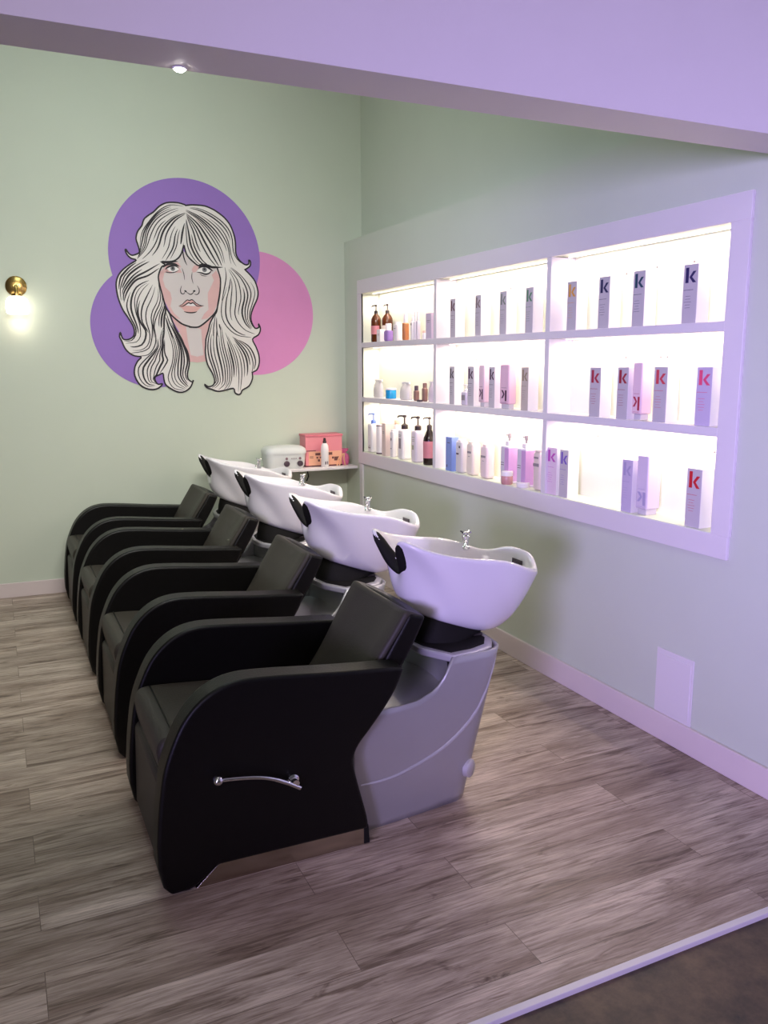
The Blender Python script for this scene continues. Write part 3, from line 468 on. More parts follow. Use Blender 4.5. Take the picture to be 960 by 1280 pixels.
    def S(th, t, ins=0, dz=0):
        _, cx, cz, a, b, sl = lev(t); c, s = math.cos(th), math.sin(th); e = 2/2.35
        X = math.copysign(abs(c)**e, c); Y = math.copysign(abs(s)**e, s)
        d = abs((th % (2*PI))-PI); d0 = .62+.95*(1-t); dent = 1-.20*(1-sstep((d-d0+.22)/.44))*math.sin(PI*min(1, t*.96+.04))**.9*(1 if ins == 0 else .6)
        y = (b*dent-ins)*Y; x = cx+(a-ins)*X
        z = cz+sl*(x-cx)+dz
        fr_ = sstep((-X-.35)/.5); re_ = sstep((X-.30)/.45); w = t**2.2
        g = math.exp(-(y/.072)**2); x += w*fr_*.125*g; z += w*.022*math.exp(-((x-1.63)/.13)**2)
        z += w*(fr_*(-.128*g+.020*math.exp(-((abs(y)-.115)/.05)**2))+re_*.056*math.exp(-((y-.03)/.110)**4))
        return Vector(lx((x, y, z)))
    n = 72; TH = [2*PI*i/n for i in range(n)]
    rings = [[S(th, 0, .05) for th in TH]]+[[S(th, t) for th in TH] for t in (0, .04, .1, .2, .32, .46, .6, .74, .86, .95, .985)]
    rings += [[S(th, 1, .004, .006) for th in TH], [S(th, 1, .014, .009) for th in TH], [S(th, 1, .024, .004) for th in TH]]
    rings += [[S(th, t, .03) for th in TH] for t in (.95, .85, .7, .55, .4, .25)]
    rings += [[S(th, .2, .08, .012) for th in TH], [S(th, .18, .12, .012) for th in TH]]
    bm = bmesh.new(); loft(bm, rings); bowl = link('basin', bm, 'ceramic', u, angle=80, sub=1)
    # neck rest saddled over the front notch
    cols_ = []; ng = 21; span = .56
    for i in range(ng):
        th = PI-span+2*span*i/(ng-1); ed = min(1, min(i, ng-1-i)/2.5); col2 = []
        seq = [(.60, 0), (.65, 0), (.74, 0), (.86, 0), (.97, 0), (1, 1), (.97, 2), (.88, 2), (.78, 2), (.70, 2)]
        for k, (tt, w) in enumerate(seq):
            e2 = min(1, min(k, len(seq)-1-k)/1.2)*ed; o = .010*e2-.002
            if w == 0: p = S(th, tt)+Vector((-o*1.2, 0, 0))
            elif w == 1: p = S(th, 1, .014, .009)+Vector((0, 0, o))
            else: p = S(th, tt, .03)+Vector((o*1.2, 0, o*.3))
            col2.append(p)
        cols_.append(col2)
    bm = bmesh.new(); loft(bm, cols_, False, False, close=False); nr = link('neck_rest', bm, 'rubber', bowl, angle=80, sub=1)
    # mixer tap on the far rear rim
    th = 1.08; p = S(th, 1, .012, .008); q = Vector((p.x-.012, p.y-.004, p.z-.012))
    bm = bmesh.new(); lathe(bm, [(.019, 0), (.019, .009), (.013, .014), (.013, .040), (.016, .043), (.016, .052), (.010, .058)], q, 20)
    tube(bm, [q+Vector((0, 0, .028)), q+Vector((-.02, -.03, .034)), q+Vector((-.035, -.055, .026)), q+Vector((-.04, -.064, .010))], [.008, .008, .007, .007], 10)
    tap = link('tap', bm, 'chrome', bowl)
    bm = bmesh.new()
    for k in range(4):
        a = .5+PI/2*k; tube(bm, [q+Vector((0, 0, .060)), q+Vector((.024*math.cos(a), .024*math.sin(a), .069))], [.005, .004], 8)
    lathe(bm, [(.009, .054), (.009, .066), (.005, .070)], q, 14); link('tap_handle', bm, 'chrome', tap)
    # grille plate on the inside of the raised rear ear
    p = S(0.0, .93, .033); p.z = .782; p.x = 1.826-XO; bm = bmesh.new()
    for k in range(-3, 4): box(bm, p.x-.003, p.x+.001, k*.0085-.0032, k*.0085+.0032, p.z+.028, p.z+.046)
    box(bm, p.x-.001, p.x+.003, -.033, .033, p.z+.024, p.z+.050); link('overflow_grille', bm, col('grille_grey', 92, 84, 90, .3, metal=.6), bowl)
    bm = bmesh.new(); p = S(0, .2, .08, .014); c0 = Vector((1.52-XO, 0, .712-.0)); lathe(bm, [(.024, 0), (.024, .004), (.016, .006)], c0, 20); link('drain', bm, 'chrome', bowl)
    # black tilting mount and its lever
    bm = bmesh.new(); rings = []
    for f in (0, .5, 1):
        rg2 = []
        for i in range(32):
            a = 2*PI*i/32; pt = S(a, .02, .012-.012*(1-f), -.004); pb = Vector((1.475-XO+.13*math.cos(a), .125*math.sin(a), .578))
            rg2.append(pb.lerp(pt, f))
        rings.append(rg2)
    loft(bm, rings); mt = link('tilt_mount', bm, 'rubber', u, angle=50)
    bm = bmesh.new(); tube(bm, [lx((1.60, -.07, .582)), lx((1.615, -.075, .60)), lx((1.64, -.09, .632))], [.010, .009, .010], 10); box(bm, 1.575-XO, 1.612-XO, -.095, -.055, .578, .588); link('tilt_lever', bm, col('lever_grey', 70, 64, 62, .3, metal=.5), mt)
    return u

ULAB = ['black shampoo chair with white basin, nearest of the row, its chrome lever in full view',
        'second black shampoo chair from the camera with white basin, between nearest and third',
        'third black shampoo chair from the camera with white basin, one before the mural wall chair',
        'black shampoo chair with white basin standing closest to the mural wall']
u0 = make_unit()
for i, y in enumerate(UY):
    o = u0 if i == 0 else copy_tree(u0)
    o.location = (XO, y, 0); o['label'] = ULAB[i]

# ================================================================== products on the shelf
RZ = {1: S1, 2: S2, 3: SB}
XP = 2.492                # front line of the products
ROWN = {1: 'top shelf', 2: 'middle shelf', 3: 'bottom shelf'}
def glyph_k(w, h, flip=False):
    """bold k: tall stem and chevron; returns polygons in (right, up) of a w x h field"""
    stem = [(0, 0), (.30, 0), (.30, 1), (0, 1)]
    up = [(.36, .36), (.70, .74), (1.0, .74), (.62, .36)]
    dn = [(.36, .36), (.62, .36), (1.02, 0), (.70, 0)]
    ps = [stem, up, dn]
    if flip: ps = [[(1-a, 1-b) for a, b in p] for p in ps]
    return [[((a-.5)*w, b*h) for a, b in p] for p in ps]
def front_marks(bm, polys, x, y0, z0):
    """flat printing on a face that looks along -x; right on the page is -y"""
    for p in polys: flat_x(bm, p, x, y0, z0)
def flat_x(bm, p, x, y0, z0):
    bm.faces.new([bm.verts.new((x, y0-a, z0+b)) for a, b in p])
def bars(rows):           # (centre, width, height above base, thickness)
    return [[(c-w/2, z), (c+w/2, z), (c+w/2, z+t), (c-w/2, z+t)] for c, w, z, t in rows]
INK = {'maroon': (84, 34, 44), 'taupe': (132, 112, 112), 'greygreen': (130, 138, 130), 'green': (92, 142, 104), 'amber': (222, 160, 70), 'navy': (34, 28, 84),
       'teal': (30, 66, 92), 'indigo': (44, 30, 92), 'plum': (72, 22, 60), 'black': (40, 30, 40), 'olive': (150, 134, 108), 'crimson': (176, 34, 66), 'wine': (160, 30, 56),
       'coral': (206, 66, 84), 'rose': (226, 76, 122), 'magenta': (196, 84, 182), 'violet': (124, 92, 190), 'lilac': (172, 160, 196), 'red': (200, 16, 44)}
def inkm(n): return col('print_'+n, *INK[n], .5)
CART = col('shaded_carton_front', 205, 196, 204, .38, metal=.15)  # carton fronts greyed in colour to carry the shade on them
CARTSIDE = col('white_carton', 238, 234, 232, .45)
def carton(row, y, w, h, ink, label, face=None, kh=.058, d=.064, x=XP, group='slim cartons with a bold letter', name='product_carton'):
    t = thing(name, label, 'carton', (x+d/2, y, RZ[row]), 0, group)
    link('box', bx((-d/2, d/2, -w/2, w/2, 0, h)), CARTSIDE, t, bevel=.0012)
    bm = bx((-d/2-.0008, -d/2+.0004, -w/2+.001, w/2-.001, .001, h-.001)); link('front_panel', bm, face or CART, t)
    bm = bmesh.new(); front_marks(bm, glyph_k(w*.72, kh), -d/2-.0014, -w*.02, h-kh-.012)
    front_marks(bm, bars([(-w*.1, w*.66, h-kh-.040, .0016)]+[(-w*.12, w*(.4+.1*math.sin(i*2.1+y*9)), h*.46-i*.011, .0012) for i in range(5)]), -d/2-.0014, 0, 0)
    link('printing', bm, inkm(ink), t, smooth=False)
    return t
# top shelf, middle bay then viewer-side bay
carton(1, 4.368, .062, .223, 'maroon', 'slim carton with dark maroon letter, top shelf middle bay, farthest along')
carton(1, 4.084, .062, .224, 'taupe', 'slim carton with grey brown letter, top shelf middle bay')
carton(1, 3.830, .066, .225, 'greygreen', 'slim carton with faint grey green letter, top shelf middle bay')
carton(1, 3.590, .066, .226, 'green', 'slim carton with clear green letter, top shelf middle bay')
carton(1, 3.245, .070, .224, 'amber', 'slim carton with orange yellow letter, top shelf')
carton(1, 3.016, .074, .225, 'navy', 'slim carton with navy letter between orange-letter and teal-letter cartons')
carton(1, 2.795, .072, .229, 'teal', 'slim carton with dark teal letter, top shelf')
carton(1, 2.508, .076, .225, 'indigo', 'slim carton with indigo letter, alone at the end of the top shelf')
# middle shelf
carton(2, 4.371, .060, .226, 'black', 'slim carton with charcoal letter, middle shelf, far side of small pump bottle')
carton(2, 4.153, .068, .226, 'plum', 'slim carton with bold plum letter beside small clear pump bottle')
carton(2, 3.928, .060, .224, 'plum', 'slim carton with plum letter between two upside-down pink bottles')
carton(2, 3.612, .064, .223, 'olive', 'slim carton with pale olive letter on the middle shelf beside a bay divider', face=col('warm_carton', 200, 186, 176, .4))
carton(2, 3.053, .076, .224, 'crimson', 'slim carton with crimson letter, middle shelf, first after the bay divider')
carton(2, 2.868, .070, .225, 'wine', 'slim carton with dark red letter right beside upside-down pink square bottle')
carton(2, 2.640, .076, .227, 'coral', 'slim carton with coral red letter on the middle shelf')
carton(2, 2.406, .078, .227, 'rose', 'slim lilac carton with rose pink letter at the end of the middle shelf', face=col('lilac_carton', 200, 186, 212, .4))
# bottom shelf
carton(3, 3.362, .086, .236, 'magenta', 'wide pink carton with magenta letter on the bottom shelf by the divider', face=col('pink_carton', 232, 206, 222, .4))
carton(3, 3.262, .068, .234, 'violet', 'slim white carton with violet letter beside wide pink carton')
carton(3, 2.812, .066, .232, 'lilac', 'slim lilac carton with faded lilac letter, bottom shelf', face=col('lilac_carton', 200, 186, 212, .4))
carton(3, 2.425, .078, .236, 'red', 'slim carton with bright red letter, alone on the bottom shelf end', kh=.066)

# tall pale pink bottles standing on their caps, the letter upside down
def inverted(row, y, w, h, ink, label, tint, d=None, x=XP):
    d = d or w; t = thing('inverted_bottle', label, 'bottle', (x+d/2, y, RZ[row]), 0, 'bottles standing on their caps')
    bm = bx((-d/2, d/2, -w/2, w/2, .026, h)); link('bottle_body', bm, tint, t, bevel=.007)
    bm = bx((-d/2+.008, d/2-.008, -w/2+.008, w/2-.008, 0, .026)); link('cap', bm, col('clear_grey_cap', 206, 198, 204, .2), t, bevel=.003)
    kh = .058; bm = bmesh.new(); front_marks(bm, glyph_k(min(w*.7, .05), kh, True), -d/2-.0008, 0, .042)
    front_marks(bm, bars([(0, w*.6, .034, .0014), (0, w*.6, .112, .0014)]), -d/2-.0008, 0, 0); link('printing', bm, inkm(ink), t, smooth=False)
PB = col('pale_pink_plastic', 236, 204, 214, .25); PB2 = col('pink_plastic', 232, 190, 208, .25)
inverted(2, 4.039, .056, .236, 'plum', 'narrow pale pink bottle standing on its cap with plum upside-down letter', PB)
inverted(2, 3.805, .088, .238, 'plum', 'wide pink bottle standing on its cap with dark plum upside-down letter', PB2, d=.05)
inverted(2, 2.785, .058, .246, 'crimson', 'pink square bottle standing on its cap with red upside-down letter', PB, x=XP+.006, d=.06)
inverted(3, 2.728, .070, .258, 'lilac', 'lilac square bottle standing on its cap, bottom shelf, beside a faded lilac carton', col('lilac_plastic', 216, 200, 218, .25), x=XP+.008, d=.075)

# ---- pump bottles
def pump_top(bm, z, r=.012, s=1.0, ang=PI/2, c=(0, 0)):
    """collar, stem and nozzle; the nozzle points along ang"""
    lathe(bm, [(r*1.25*s, z), (r*1.25*s, z+.022*s), (r*.6*s, z+.028*s), (r*.32*s, z+.03*s), (r*.32*s, z+.058*s), (r*.75*s, z+.060*s), (r*.75*s, z+.070*s), (r*.5*s, z+.073*s)], (c[0], c[1], 0), 18)
    dx, dy = math.cos(ang), math.sin(ang)
    tube(bm, [(c[0], c[1], z+.066*s), (c[0]+.022*s*dx, c[1]+.022*s*dy, z+.067*s), (c[0]+.042*s*dx, c[1]+.042*s*dy, z+.064*s), (c[0]+.047*s*dx, c[1]+.047*s*dy, z+.057*s)], [.006*s, .005*s, .0045*s, .004*s], 10)
AMB = mat('amber_glass', srgb(98, 48, 20), .12, var=.1, trans=.25); DRK = mat('dark_brown_plastic', srgb(34, 18, 18), .2, var=.1)
BLK = col('dark_pump', 48, 34, 34, .35)
def round_pump(row, y, x, r, hb, ht, body, pump, label, lab=None, labz=(.05, .12), ang=PI*.62, shoulder=.75, name='pump_bottle', group='pump bottles on the lit shelf'):
    t = thing(name, label, 'bottle', (x, y, RZ[row]), 0, group)
    prof = [(r*.9, 0), (r, .006), (r, hb*shoulder), (r*.93, hb*(shoulder+.08)), (r*.68, hb*(shoulder+.17)), (r*.40, hb*.975), (r*.36, hb)]
    if shoulder > .9: prof = [(r*.9, 0), (r, .006), (r, hb-.012), (r*.93, hb-.003), (r*.5, hb)]
    bm = bmesh.new(); lathe(bm, prof, (0, 0, 0), 32); link('bottle_body', bm, body, t)
    bm = bmesh.new(); pump_top(bm, hb-.002, r*.32, (ht-hb)/.073, ang); link('pump', bm, pump, t)
    if lab:
        bm = bmesh.new(); n = 20; a0 = PI*.62; A = [a0+PI*.95*i/n for i in range(n+1)]; R2 = r+.0006
        loft(bm, [[(R2*math.cos(a), R2*math.sin(a), z) for a in A] for z in labz], False, False, close=False); link('bottle_label', bm, lab, t)
    return t
PKL = col('pink_label', 206, 132, 140, .5); PLL = col('pale_label', 226, 214, 206, .5)
round_pump(1, 5.540, 2.528, .037, .200, .266, AMB, BLK, 'amber glass pump bottle with pink label in the corner bay', PKL, (.055, .115))
round_pump(1, 5.450, 2.575, .039, .200, .268, AMB, BLK, 'amber glass pump bottle with pale label behind white box', PLL, (.055, .115), ang=PI*.55)
round_pump(3, 4.728, 2.532, .040, .232, .312, DRK, BLK, 'dark brown pump bottle with pink label beside two white pump bottles', PKL, (.045, .155), shoulder=.68)
WB = col('white_bottle', 238, 232, 232, .3); GREYP = col('grey_print', 150, 138, 142, .5); DKP = col('dark_print', 78, 60, 74, .5)
def oval_pump(row, y, x, w, d, hb, ht, body, pump, label, ang=PI*.62, marks=None, mk=None):
    t = thing('pump_bottle', label, 'bottle', (x, y, RZ[row]), 0, 'pump bottles on the lit shelf')
    bm = bx((-d/2, d/2, -w/2, w/2, 0, hb)); link('bottle_body', bm, body, t, bevel=min(w, d)*.22, bseg=4)
    bm = bmesh.new(); pump_top(bm, hb-.001, .014, (ht-hb)/.073, ang); link('pump', bm, pump, t)
    if marks:
        bm = bmesh.new(); front_marks(bm, bars(marks), -d/2-.0008, 0, 0); link('printing', bm, mk or GREYP, t, smooth=False)
    return t
oval_pump(3, 5.085, 2.53, .080, .072, .207, .306, WB, BLK, 'white pump bottle with dark pump and grey square mark on its label', marks=[(0, .034, .075, .07), (0, .04, .165, .004), (0, .03, .155, .004)])
oval_pump(3, 4.885, 2.53, .074, .070, .213, .308, col('pale_lilac_bottle', 228, 216, 224, .3), BLK, 'white pump bottle with dark pump standing next to dark brown bottle', marks=[(-.005, .026, .085, .03), (0, .04, .165, .004), (0, .03, .150, .004), (0, .03, .14, .004)], mk=col('green_grey_print', 164, 166, 140, .5))
BLU = col('blue_pump', 96, 122, 196, .35)
oval_pump(3, 5.600, 2.53, .074, .07, .212, .292, WB, BLU, 'white pump bottle with blue pump on the bottom shelf corner', marks=[(0, .04, .03, .012), (.0, .03, .05, .004)])
# canister with dark rims
t = thing('product_canister', 'white canister with thin dark rims next to blue pump bottle', 'canister', (2.53, 5.465, SB))
bm = bmesh.new(); lathe(bm, [(.036, .006), (.037, .012), (.037, .195), (.036, .204)], n=30); link('body', bm, WB, t)
bm = bmesh.new(); lathe(bm, [(.037, 0), (.0378, .003), (.0378, .009), (.037, .011)], n=30); link('base_rim', bm, DKP, t)
bm = bmesh.new(); lathe(bm, [(.037, .201), (.0378, .204), (.0378, .210), (.034, .213), (.004, .215)], n=30); link('lid', bm, GREYP, t)
# purple shampoo pumps
PUR = col('purple_label', 204, 158, 206, .35)
for y, x, lab in ((3.800, 2.532, 'purple and white pump bottle standing behind a small rose jar'), (3.640, 2.532, 'purple and white pump bottle standing behind a flat white jar')):
    w, d, hb = .078, .062, .206
    t = thing('pump_bottle', lab, 'bottle', (x, y, SB), 0, 'purple pump bottles')
    bm = bx((-d/2, d/2, -w/2, w/2, 0, hb)); link('bottle_body', bm, col('clear_lilac_bottle', 232, 222, 234, .25), t, bevel=.006)
    bm = bx((-d/2-.0006, d/2+.0006, -w/2-.0008, w/2-.012, .012, hb-.010)); link('bottle_label', bm, PUR, t, bevel=.003)
    bm = bx((-d/2-.0012, -d/2+.001, w/2-.040, w/2-.004, .010, hb-.008)); link('bottle_label', bm, col('silver_label', 212, 204, 214, .35), t)
    bm = bx((-.017, .017, -.017, .017, hb, hb+.026)); link('cap', bm, WB, t, bevel=.005)
    bm = bmesh.new(); lathe(bm, [(.005, hb+.026), (.005, hb+.040), (.009, hb+.042), (.010, hb+.064), (.006, hb+.068)], n=14); tube(bm, [(0, 0, hb+.058), (-.02, .006, hb+.058)], .004, 8); link('pump', bm, GREYP, t)
    bm = bmesh.new(); front_marks(bm, bars([(0, .030, .10+i*.012, .003) for i in range(2)]), -d/2-.0016, w/2-.022, 0); link('printing', bm, DKP, t, smooth=False)

# ---- jars, tubes and boxes
def jar(row, y, x, r, h, lidh, body, lid, label, name='cream_jar', marks=None):
    t = thing(name, label, 'jar', (x, y, RZ[row]))
    bm = bmesh.new(); lathe(bm, [(r*.9, 0), (r, .004), (r, h-lidh-.003), (r*.95, h-lidh)], n=28); link('jar_body', bm, body, t)
    bm = bmesh.new(); lathe(bm, [(r*1.02, h-lidh), (r*1.03, h-lidh+.003), (r*1.03, h-.004), (r*.97, h), (.004, h+.0005)], n=28); link('lid', bm, lid, t)
jar(3, 3.765, 2.497, .031, .072, .026, col('rose_glass', 206, 150, 150, .2), WB, 'small rose jar with white lid in front of purple bottle')
jar(3, 3.617, 2.500, .034, .028, .016, WB, WB, 'flat white jar at the front edge below second purple bottle')
jar(2, 5.300, 2.530, .038, .074, .012, mat('blue_gel', srgb(30, 140, 200), .15, var=.25, vscale=30), WB, 'bright blue gel jar on the middle shelf')
jar(1, 4.811, 2.545, .022, .056, .015, WB, col('peach_lid', 236, 206, 184, .4), 'tiny white jar with peach lid on top shelf, corner bay')
def plain_box(row, y, x, w, d, h, body, label, marks=None, mk=None, name='product_box', top=None):
    t = thing(name, label, 'box', (x, y, RZ[row]))
    link('box', bx((-d/2, d/2, -w/2, w/2, 0, h)), body, t, bevel=.0015)
    link('lid_flap', bx((-d/2+.001, d/2-.001, -w/2+.001, w/2-.001, h-.0005, h+.0015)), top or body, t)
    if marks:
        bm = bmesh.new(); front_marks(bm, bars(marks), -d/2-.0008, 0, 0); link('printing', bm, mk or GREYP, t, smooth=False)
plain_box(1, 5.420, 2.515, .056, .05, .085, CARTSIDE, 'small white box in front of second amber bottle', [(0, .03, .05, .004), (0, .02, .04, .003)])
plain_box(1, 4.680, 2.525, .072, .06, .157, col('lilac_box', 214, 196, 214, .4), 'pale lilac box at the divider end of top shelf', [(0, .04, .11, .004), (0, .03, .10, .003)])
plain_box(3, 5.330, 2.515, .060, .06, .232, col('beige_box', 226, 206, 196, .45), 'tall beige box between rimmed canister and white tube', [(0, .03, .17, .004), (0, .03, .16, .003)])
plain_box(3, 4.400, 2.515, .074, .05, .206, col('blue_box', 128, 150, 212, .4), 'tall periwinkle blue box at the far end of middle bay', [(-.018, .01, .022, .016), (0, .03, .17, .004)], DKP)
plain_box(2, 3.672, 2.560, .046, .05, .214, col('pale_green_box', 226, 226, 210, .45), 'slim pale green box behind carton with olive letter', [(0, .02, .17, .003)])
plain_box(2, 4.778, 2.487, .050, .018, .011, DKP, 'tiny flat black box lying in front of brown tubes')
def bottle(row, y, x, w, d, h, body, cap, label, caph=.03, capr=.4, marks=None, mk=None, name='product_bottle', bev=.3):
    t = thing(name, label, 'bottle', (x, y, RZ[row]))
    link('bottle_body', bx((-d/2, d/2, -w/2, w/2, 0, h-caph)), body, t, bevel=min(w, d)*bev, bseg=4)
    bm = bmesh.new(); r = min(w, d)*capr; lathe(bm, [(r, h-caph-.001), (r, h-.004), (r*.9, h), (.002, h+.0004)], n=22); link('cap', bm, cap, t)
    if marks:
        bm = bmesh.new(); front_marks(bm, bars(marks), -d/2-.0008, 0, 0); link('printing', bm, mk or GREYP, t, smooth=False)
CRM = col('cream_bottle', 240, 226, 212, .35); PNKB = col('cream_pink_bottle', 240, 218, 216, .35); BEI = col('beige_bottle', 226, 208, 198, .35); CLR = col('frosted_clear', 232, 224, 228, .25)
bottle(1, 5.305, 2.515, .066, .05, .122, col('purple_bottle', 150, 116, 186, .25), WB, 'small purple bottle with white cap beside white box', caph=.046, capr=.42)
bottle(1, 5.165, 2.520, .060, .05, .127, WB, WB, 'white bottle with flat cap between purple and orange bottles', caph=.012, capr=.44, marks=[(0, .03, .08, .004)])
bottle(1, 5.040, 2.515, .040, .04, .171, mat('orange_oil', srgb(196, 124, 74), .2, var=.12), CLR, 'orange brown oil bottle with clear cap on top shelf', caph=.055, capr=.36)
bottle(1, 4.958, 2.530, .028, .03, .152, WB, CLR, 'slim white bottle with dark spot next to orange bottle', caph=.03, marks=[(0, .012, .095, .014)], mk=DKP)
bottle(1, 4.908, 2.520, .024, .024, .178, CLR, CLR, 'thin frosted bottle nearer the orange bottle', caph=.06, capr=.3)
bottle(1, 4.868, 2.520, .026, .026, .176, col('frosted_grey', 214, 204, 212, .25), CLR, 'thin greyish frosted bottle nearer the tiny white jar', caph=.055, capr=.3)
BRN = col('brown_tube', 140, 104, 96, .4)
bottle(2, 4.880, 2.515, .036, .03, .100, BRN, DKP, 'shorter brown tube on the middle shelf', caph=.03, capr=.45, name='hair_tube')
bottle(2, 4.800, 2.535, .038, .03, .118, BRN, BRN, 'taller brown tube behind small flat black box', caph=.03, capr=.45, name='hair_tube')
bottle(3, 5.262, 2.565, .056, .05, .260, WB, col('peach_cap', 238, 198, 168, .4), 'white bottle with peach cap behind beige box', caph=.030, capr=.5)
bottle(3, 5.225, 2.512, .050, .036, .195, WB, WB, 'white tube with dark square mark beside beige box', caph=.012, capr=.5, marks=[(0, .016, .118, .018), (0, .02, .06, .004)], mk=DKP, name='hair_tube')
bottle(3, 4.290, 2.520, .078, .05, .203, col('grey_white_bottle', 222, 214, 214, .35), WB, 'grey white bottle with dark square beside blue box', caph=.010, capr=.5, marks=[(.012, .016, .150, .014), (-.01, .03, .11, .010)], mk=DKP)
bottle(3, 4.165, 2.525, .080, .06, .199, CRM, CRM, 'cream bottle with small print nearest grey white bottle', caph=.008, capr=.5, marks=[(0, .044, .13, .012), (0, .02, .11, .003)])
bottle(3, 4.010, 2.525, .080, .06, .198, PNKB, PNKB, 'pinkish cream bottle with a line of print before purple pumps', caph=.008, capr=.5, marks=[(0, .05, .12, .012), (0, .02, .10, .003)])
bottle(3, 3.505, 2.530, .064, .06, .210, BEI, BEI, 'beige bottle with print standing against the bay divider', caph=.008, capr=.5, marks=[(0, .04, .165, .010), (0, .05, .125, .016)])
t = oval_pump(2, 4.240, 2.515, .060, .042, .080, .124, col('clear_lilac', 214, 202, 216, .2), WB, 'small clear pump bottle between two cartons on middle shelf', ang=PI, marks=[(0, .04, .03, .03)])
# clear pouches
def pouch(y, x, w, d, h, body, fill, label, n=5):
    t = thing('product_pouch', label, 'pouch', (x, y, S2))
    rings = []
    for k, (f, s) in enumerate(((0, .85), (.12, 1), (.4, 1.02), (.7, .8), (.88, .35), (1, .16))):
        rings.append([(d/2*s*math.cos(2*PI*i/24)*(1+.08*math.sin(5*2*PI*i/24+k)), w/2*(.6+.4*min(1, s+.15))*math.sin(2*PI*i/24), h*f+.004*math.sin(i*1.7)*(f > .5)) for i in range(24)])
    bm = bmesh.new(); loft(bm, rings); link('pouch', bm, body, t, angle=70)
    bm = bx((-d*.1, d*.1, -w*.46, w*.46, h-.006, h+.008)); link('seal', bm, fill, t, bevel=.002)
CLP = mat('clear_pouch', srgb(232, 226, 226), .15, trans=.35, var=.05)
pouch(5.515, 2.535, .125, .06, .122, CLP, WB, 'clear pouch of white puffs in the corner of middle shelf')
pouch(5.070, 2.535, .120, .07, .112, CLP, WB, 'clear pouch of white puffs between blue jar and brown tubes')
pouch(4.685, 2.535, .088, .05, .122, col('lilac_pouch', 216, 200, 212, .25), CLR, 'pale lilac pouch at the divider end of middle shelf')

# ================================================================== things on the ledge
LZ = .83
# towel warmer
t = thing('towel_warmer', 'rounded white towel warmer with two dark dials on the ledge', 'warmer', (1.925, 5.90, LZ), ang)
def rrect(w, d, r, n=5):
    out = []
    for cx, cy, a0 in ((w/2-r, d/2-r, 0), (-w/2+r, d/2-r, PI/2), (-w/2+r, -d/2+r, PI), (w/2-r, -d/2+r, 1.5*PI)):
        out += [(cx+r*math.cos(a0+PI/2*i/n), cy+r*math.sin(a0+PI/2*i/n)) for i in range(n+1)]
    return out
GW = col('warmer_white', 216, 218, 216, .35)
def rstack(prof): return [[(a, b, z) for a, b in rrect(w, d, r)] for w, d, r, z in prof]
bm = bmesh.new(); loft(bm, rstack([(.26, .17, .04, 0), (.285, .19, .045, .02), (.305, .205, .05, .112)])); link('body', bm, GW, t)
bm = bmesh.new(); loft(bm, rstack([(.312, .212, .05, .112), (.314, .214, .05, .128), (.300, .20, .05, .150), (.26, .165, .05, .164), (.12, .07, .03, .170)])); link('lid', bm, GW, t)
for a in (-.004, .098):
    bm = bmesh.new(); lathe(bm, [(.022, .090), (.022, .105), (.019, .111), (.003, .112)], (a, 0, .040), 24, tilt=RX); link('dial', bm, col('dial_plum', 78, 62, 72, .35), t)
    bm = bmesh.new(); lathe(bm, [(.010, .094), (.010, .101), (.002, .102)], (a, 0, .078), 16, tilt=RX); link('indicator', bm, col('indicator_plum', 130, 98, 108, .35), t)
bm = bmesh.new()
for i in range(5): flat_y = bm.faces.new([bm.verts.new(p) for p in ((.030+i*.009, -.1015, .074), (.036+i*.009, -.1015, .074), (.036+i*.009, -.1015, .082), (.030+i*.009, -.1015, .082))])
link('printing', bm, GREYP, t, smooth=False)
# pink box
PKB = col('pink_card', 226, 138, 148, .5); PCH = col('peach_card', 232, 172, 142, .5)
t = thing('pink_box', 'large pink and peach cardboard box on the ledge', 'box', (2.235, 5.93, LZ), ang)
link('box', bx((-.145, .145, -.075, .075, .002, .236)), PKB, t, bevel=.002)
link('lid', bx((-.150, .150, -.080, .080, .226, .242)), col('pink_lid', 214, 116, 130, .5), t, bevel=.002)
link('front_panel', bx((-.122, .142, -.0765, -.0745, .010, .115)), PCH, t)
bm = bmesh.new()
for a, b, w, h in ((-.05, .085, .04, .018), (-.055, .062, .014, .012), (-.03, .062, .012, .012), (-.042, .038, .016, .016), (.05, .085, .03, .02), (.07, .055, .016, .016), (-.1, .075, .03, .004), (-.1, .065, .03, .004), (.1, .04, .04, .03), (-.115, .118, .10, .005)):
    bm.faces.new([bm.verts.new(p) for p in ((a-w/2, -.0770, b), (a+w/2, -.0770, b), (a+w/2, -.0770, b+h), (a-w/2, -.0770, b+h))])
link('printing', bm, col('brown_print', 104, 62, 58, .5), t, smooth=False)
link('base_band', bx((-.147, .147, -.077, .077, 0, .010)), col('dark_red_card', 92, 42, 48, .5), t)
# spray bottle
t = thing('spray_bottle', 'slim white spray bottle with dark nozzle in front of pink box', 'bottle', (2.218, 5.805, LZ), .9)
bm = bmesh.new(); lathe(bm, [(.027, 0), (.029, .005), (.029, .135), (.027, .16), (.018, .178), (.013, .182)], n=28); link('bottle_body', bm, WB, t)
bm = bmesh.new(); lathe(bm, [(.014, .18), (.014, .195), (.010, .20), (.011, .214), (.006, .219)], n=18); tube(bm, [(0, 0, .208), (-.022, 0, .208)], .004, 8); link('nozzle', bm, BLK, t)
bm = bmesh.new()
for z0, z1 in ((.022, .045),):
    for a0, a1 in ((PI*1.12, PI*1.22), (PI*1.30, PI*1.40)):
        bm.faces.new([bm.verts.new((.0294*math.cos(a), .0294*math.sin(a), z)) for a, z in ((a0, z0), (a1, z0), (a1, z1), (a0, z1))])
link('printing', bm, DKP, t, smooth=False)
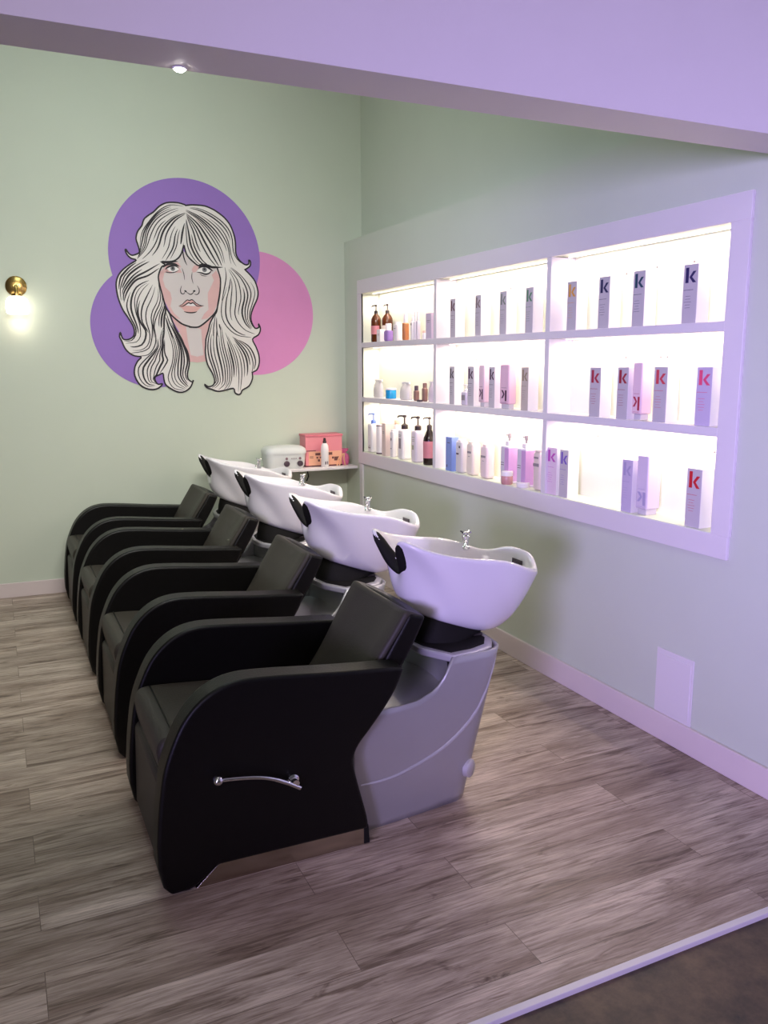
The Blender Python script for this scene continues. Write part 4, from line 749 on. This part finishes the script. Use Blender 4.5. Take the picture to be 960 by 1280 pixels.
# pink gift bag with peach ribbon ends
t = thing('pink_pouch', 'small crinkled pink pouch with peach ribbon at the ledge end', 'pouch', (2.405, 5.885, LZ))
rings = []
for k, (f, s) in enumerate(((0, .8), (.15, 1), (.45, 1.0), (.62, .8), (.72, .42), (.80, .50), (.92, .85), (1, .95))):
    rings.append([(.042*s*math.cos(2*PI*i/30)*(1+.10*math.sin(6*2*PI*i/30+k)), .034*s*math.sin(2*PI*i/30)*(1+.12*math.sin(5*2*PI*i/30+k*2)), .125*f) for i in range(30)])
bm = bmesh.new(); loft(bm, rings); pp = link('pouch', bm, mat('pink_film', srgb(232, 112, 160), .2, var=.25, vscale=40), t, angle=80)
bm = bmesh.new()
for q in ([(-.02, -.034, .09), (-.04, -.045, .06), (-.05, -.05, .02), (-.06, -.05, .002)], [(-.01, -.034, .09), (-.02, -.05, .05), (-.012, -.055, .002)], [(-.03, -.03, .088), (-.06, -.04, .055), (-.075, -.045, .002)]):
    tube(bm, spline(q, 5), .005, 6)
link('ribbon', bm, col('peach_ribbon', 236, 176, 136, .4), t)

# ================================================================== lights
def area(name, loc, target, size, energy, color, sy=None, spread=None):
    l = bpy.data.lights.new(name, 'AREA'); l.shape = 'RECTANGLE' if sy else 'SQUARE'; l.size = size
    if sy: l.size_y = sy
    if spread: l.spread = math.radians(spread)
    l.energy = energy; l.color = color
    o = bpy.data.objects.new(name, l); COL.objects.link(o); o.location = loc
    o.rotation_euler = (Vector(target)-Vector(loc)).to_track_quat('-Z', 'Y').to_euler(); return o
def point(name, loc, energy, color, r=.03):
    l = bpy.data.lights.new(name, 'POINT'); l.energy = energy; l.color = color; l.shadow_soft_size = r
    o = bpy.data.objects.new(name, l); COL.objects.link(o); o.location = loc; return o
# glow below the sconce's open shade, and the small spot on the beam
point('sconce_bulb', (.187-.005, wall_y(.187)-.075, 2.11-.25), .3, (1, .88, .74), .02)
l = bpy.data.lights.new('beam_spot', 'SPOT'); l.energy = 5; l.spot_size = math.radians(110); l.spot_blend = .8; l.color = (1, .93, .9); l.shadow_soft_size = .03
o = bpy.data.objects.new('beam_spot', l); COL.objects.link(o); o.location = (.452, 2.086, 2.262)
# unseen fill lights added for the basin alcove, above and just behind the beam
area('alcove_top_fill', (.6, 4.2, 4.15), (.6, 4.6, 0), 1.0, 30, (.80, 1, .95), 1.6)
area('alcove_wall_fill', (.5, 2.35, 2.75), (.6, 6.1, .9), 1.4, 29, (1, .98, .93), .2, 110)
# daylight, bluish, from the shop window behind on the far side of the salon
area('shop_window_daylight', (-3.4, -2.4, 1.5), (2.45, 1.75, 1.35), 1.3, 43, (.55, .45, 1), 1.2, 44)
area('salon_fill_light', (-1.2, -.4, 3.25), (-.4, 2.0, .6), 1.2, 30, (1, .90, .88), 1.2)  # unseen light added as neutral fill on the beam and front floor
w = bpy.data.worlds.new('World'); bpy.context.scene.world = w; w.use_nodes = True
w.node_tree.nodes['Background'].inputs['Color'].default_value = (.72, .70, .80, 1)
w.node_tree.nodes['Background'].inputs['Strength'].default_value = .10

# ================================================================== camera
cd = bpy.data.cameras.new('camera'); cam = bpy.data.objects.new('camera', cd); COL.objects.link(cam)
cd.sensor_fit = 'VERTICAL'; cd.sensor_height = 24; cd.lens = 1033.0/1280*24; cd.clip_start = .05
R0, R1, R2 = (.90593729, -.42338971, -.00433452), (-.07896067, -.15887883, -.98413552), (.41598419, .89190732, -.1773654)
cam.matrix_world = Matrix(((R0[0], -R1[0], -R2[0], 0), (R0[1], -R1[1], -R2[1], 0), (R0[2], -R1[2], -R2[2], 1.6), (0, 0, 0, 1)))
sc = bpy.context.scene; sc.camera = cam
sc.view_settings.view_transform = 'Standard'; sc.view_settings.look = 'None'; sc.view_settings.gamma = 1; sc.view_settings.use_curve_mapping = False
sc.view_settings.exposure = 0.0
sc.cycles.max_bounces = 8; sc.cycles.use_denoising = True
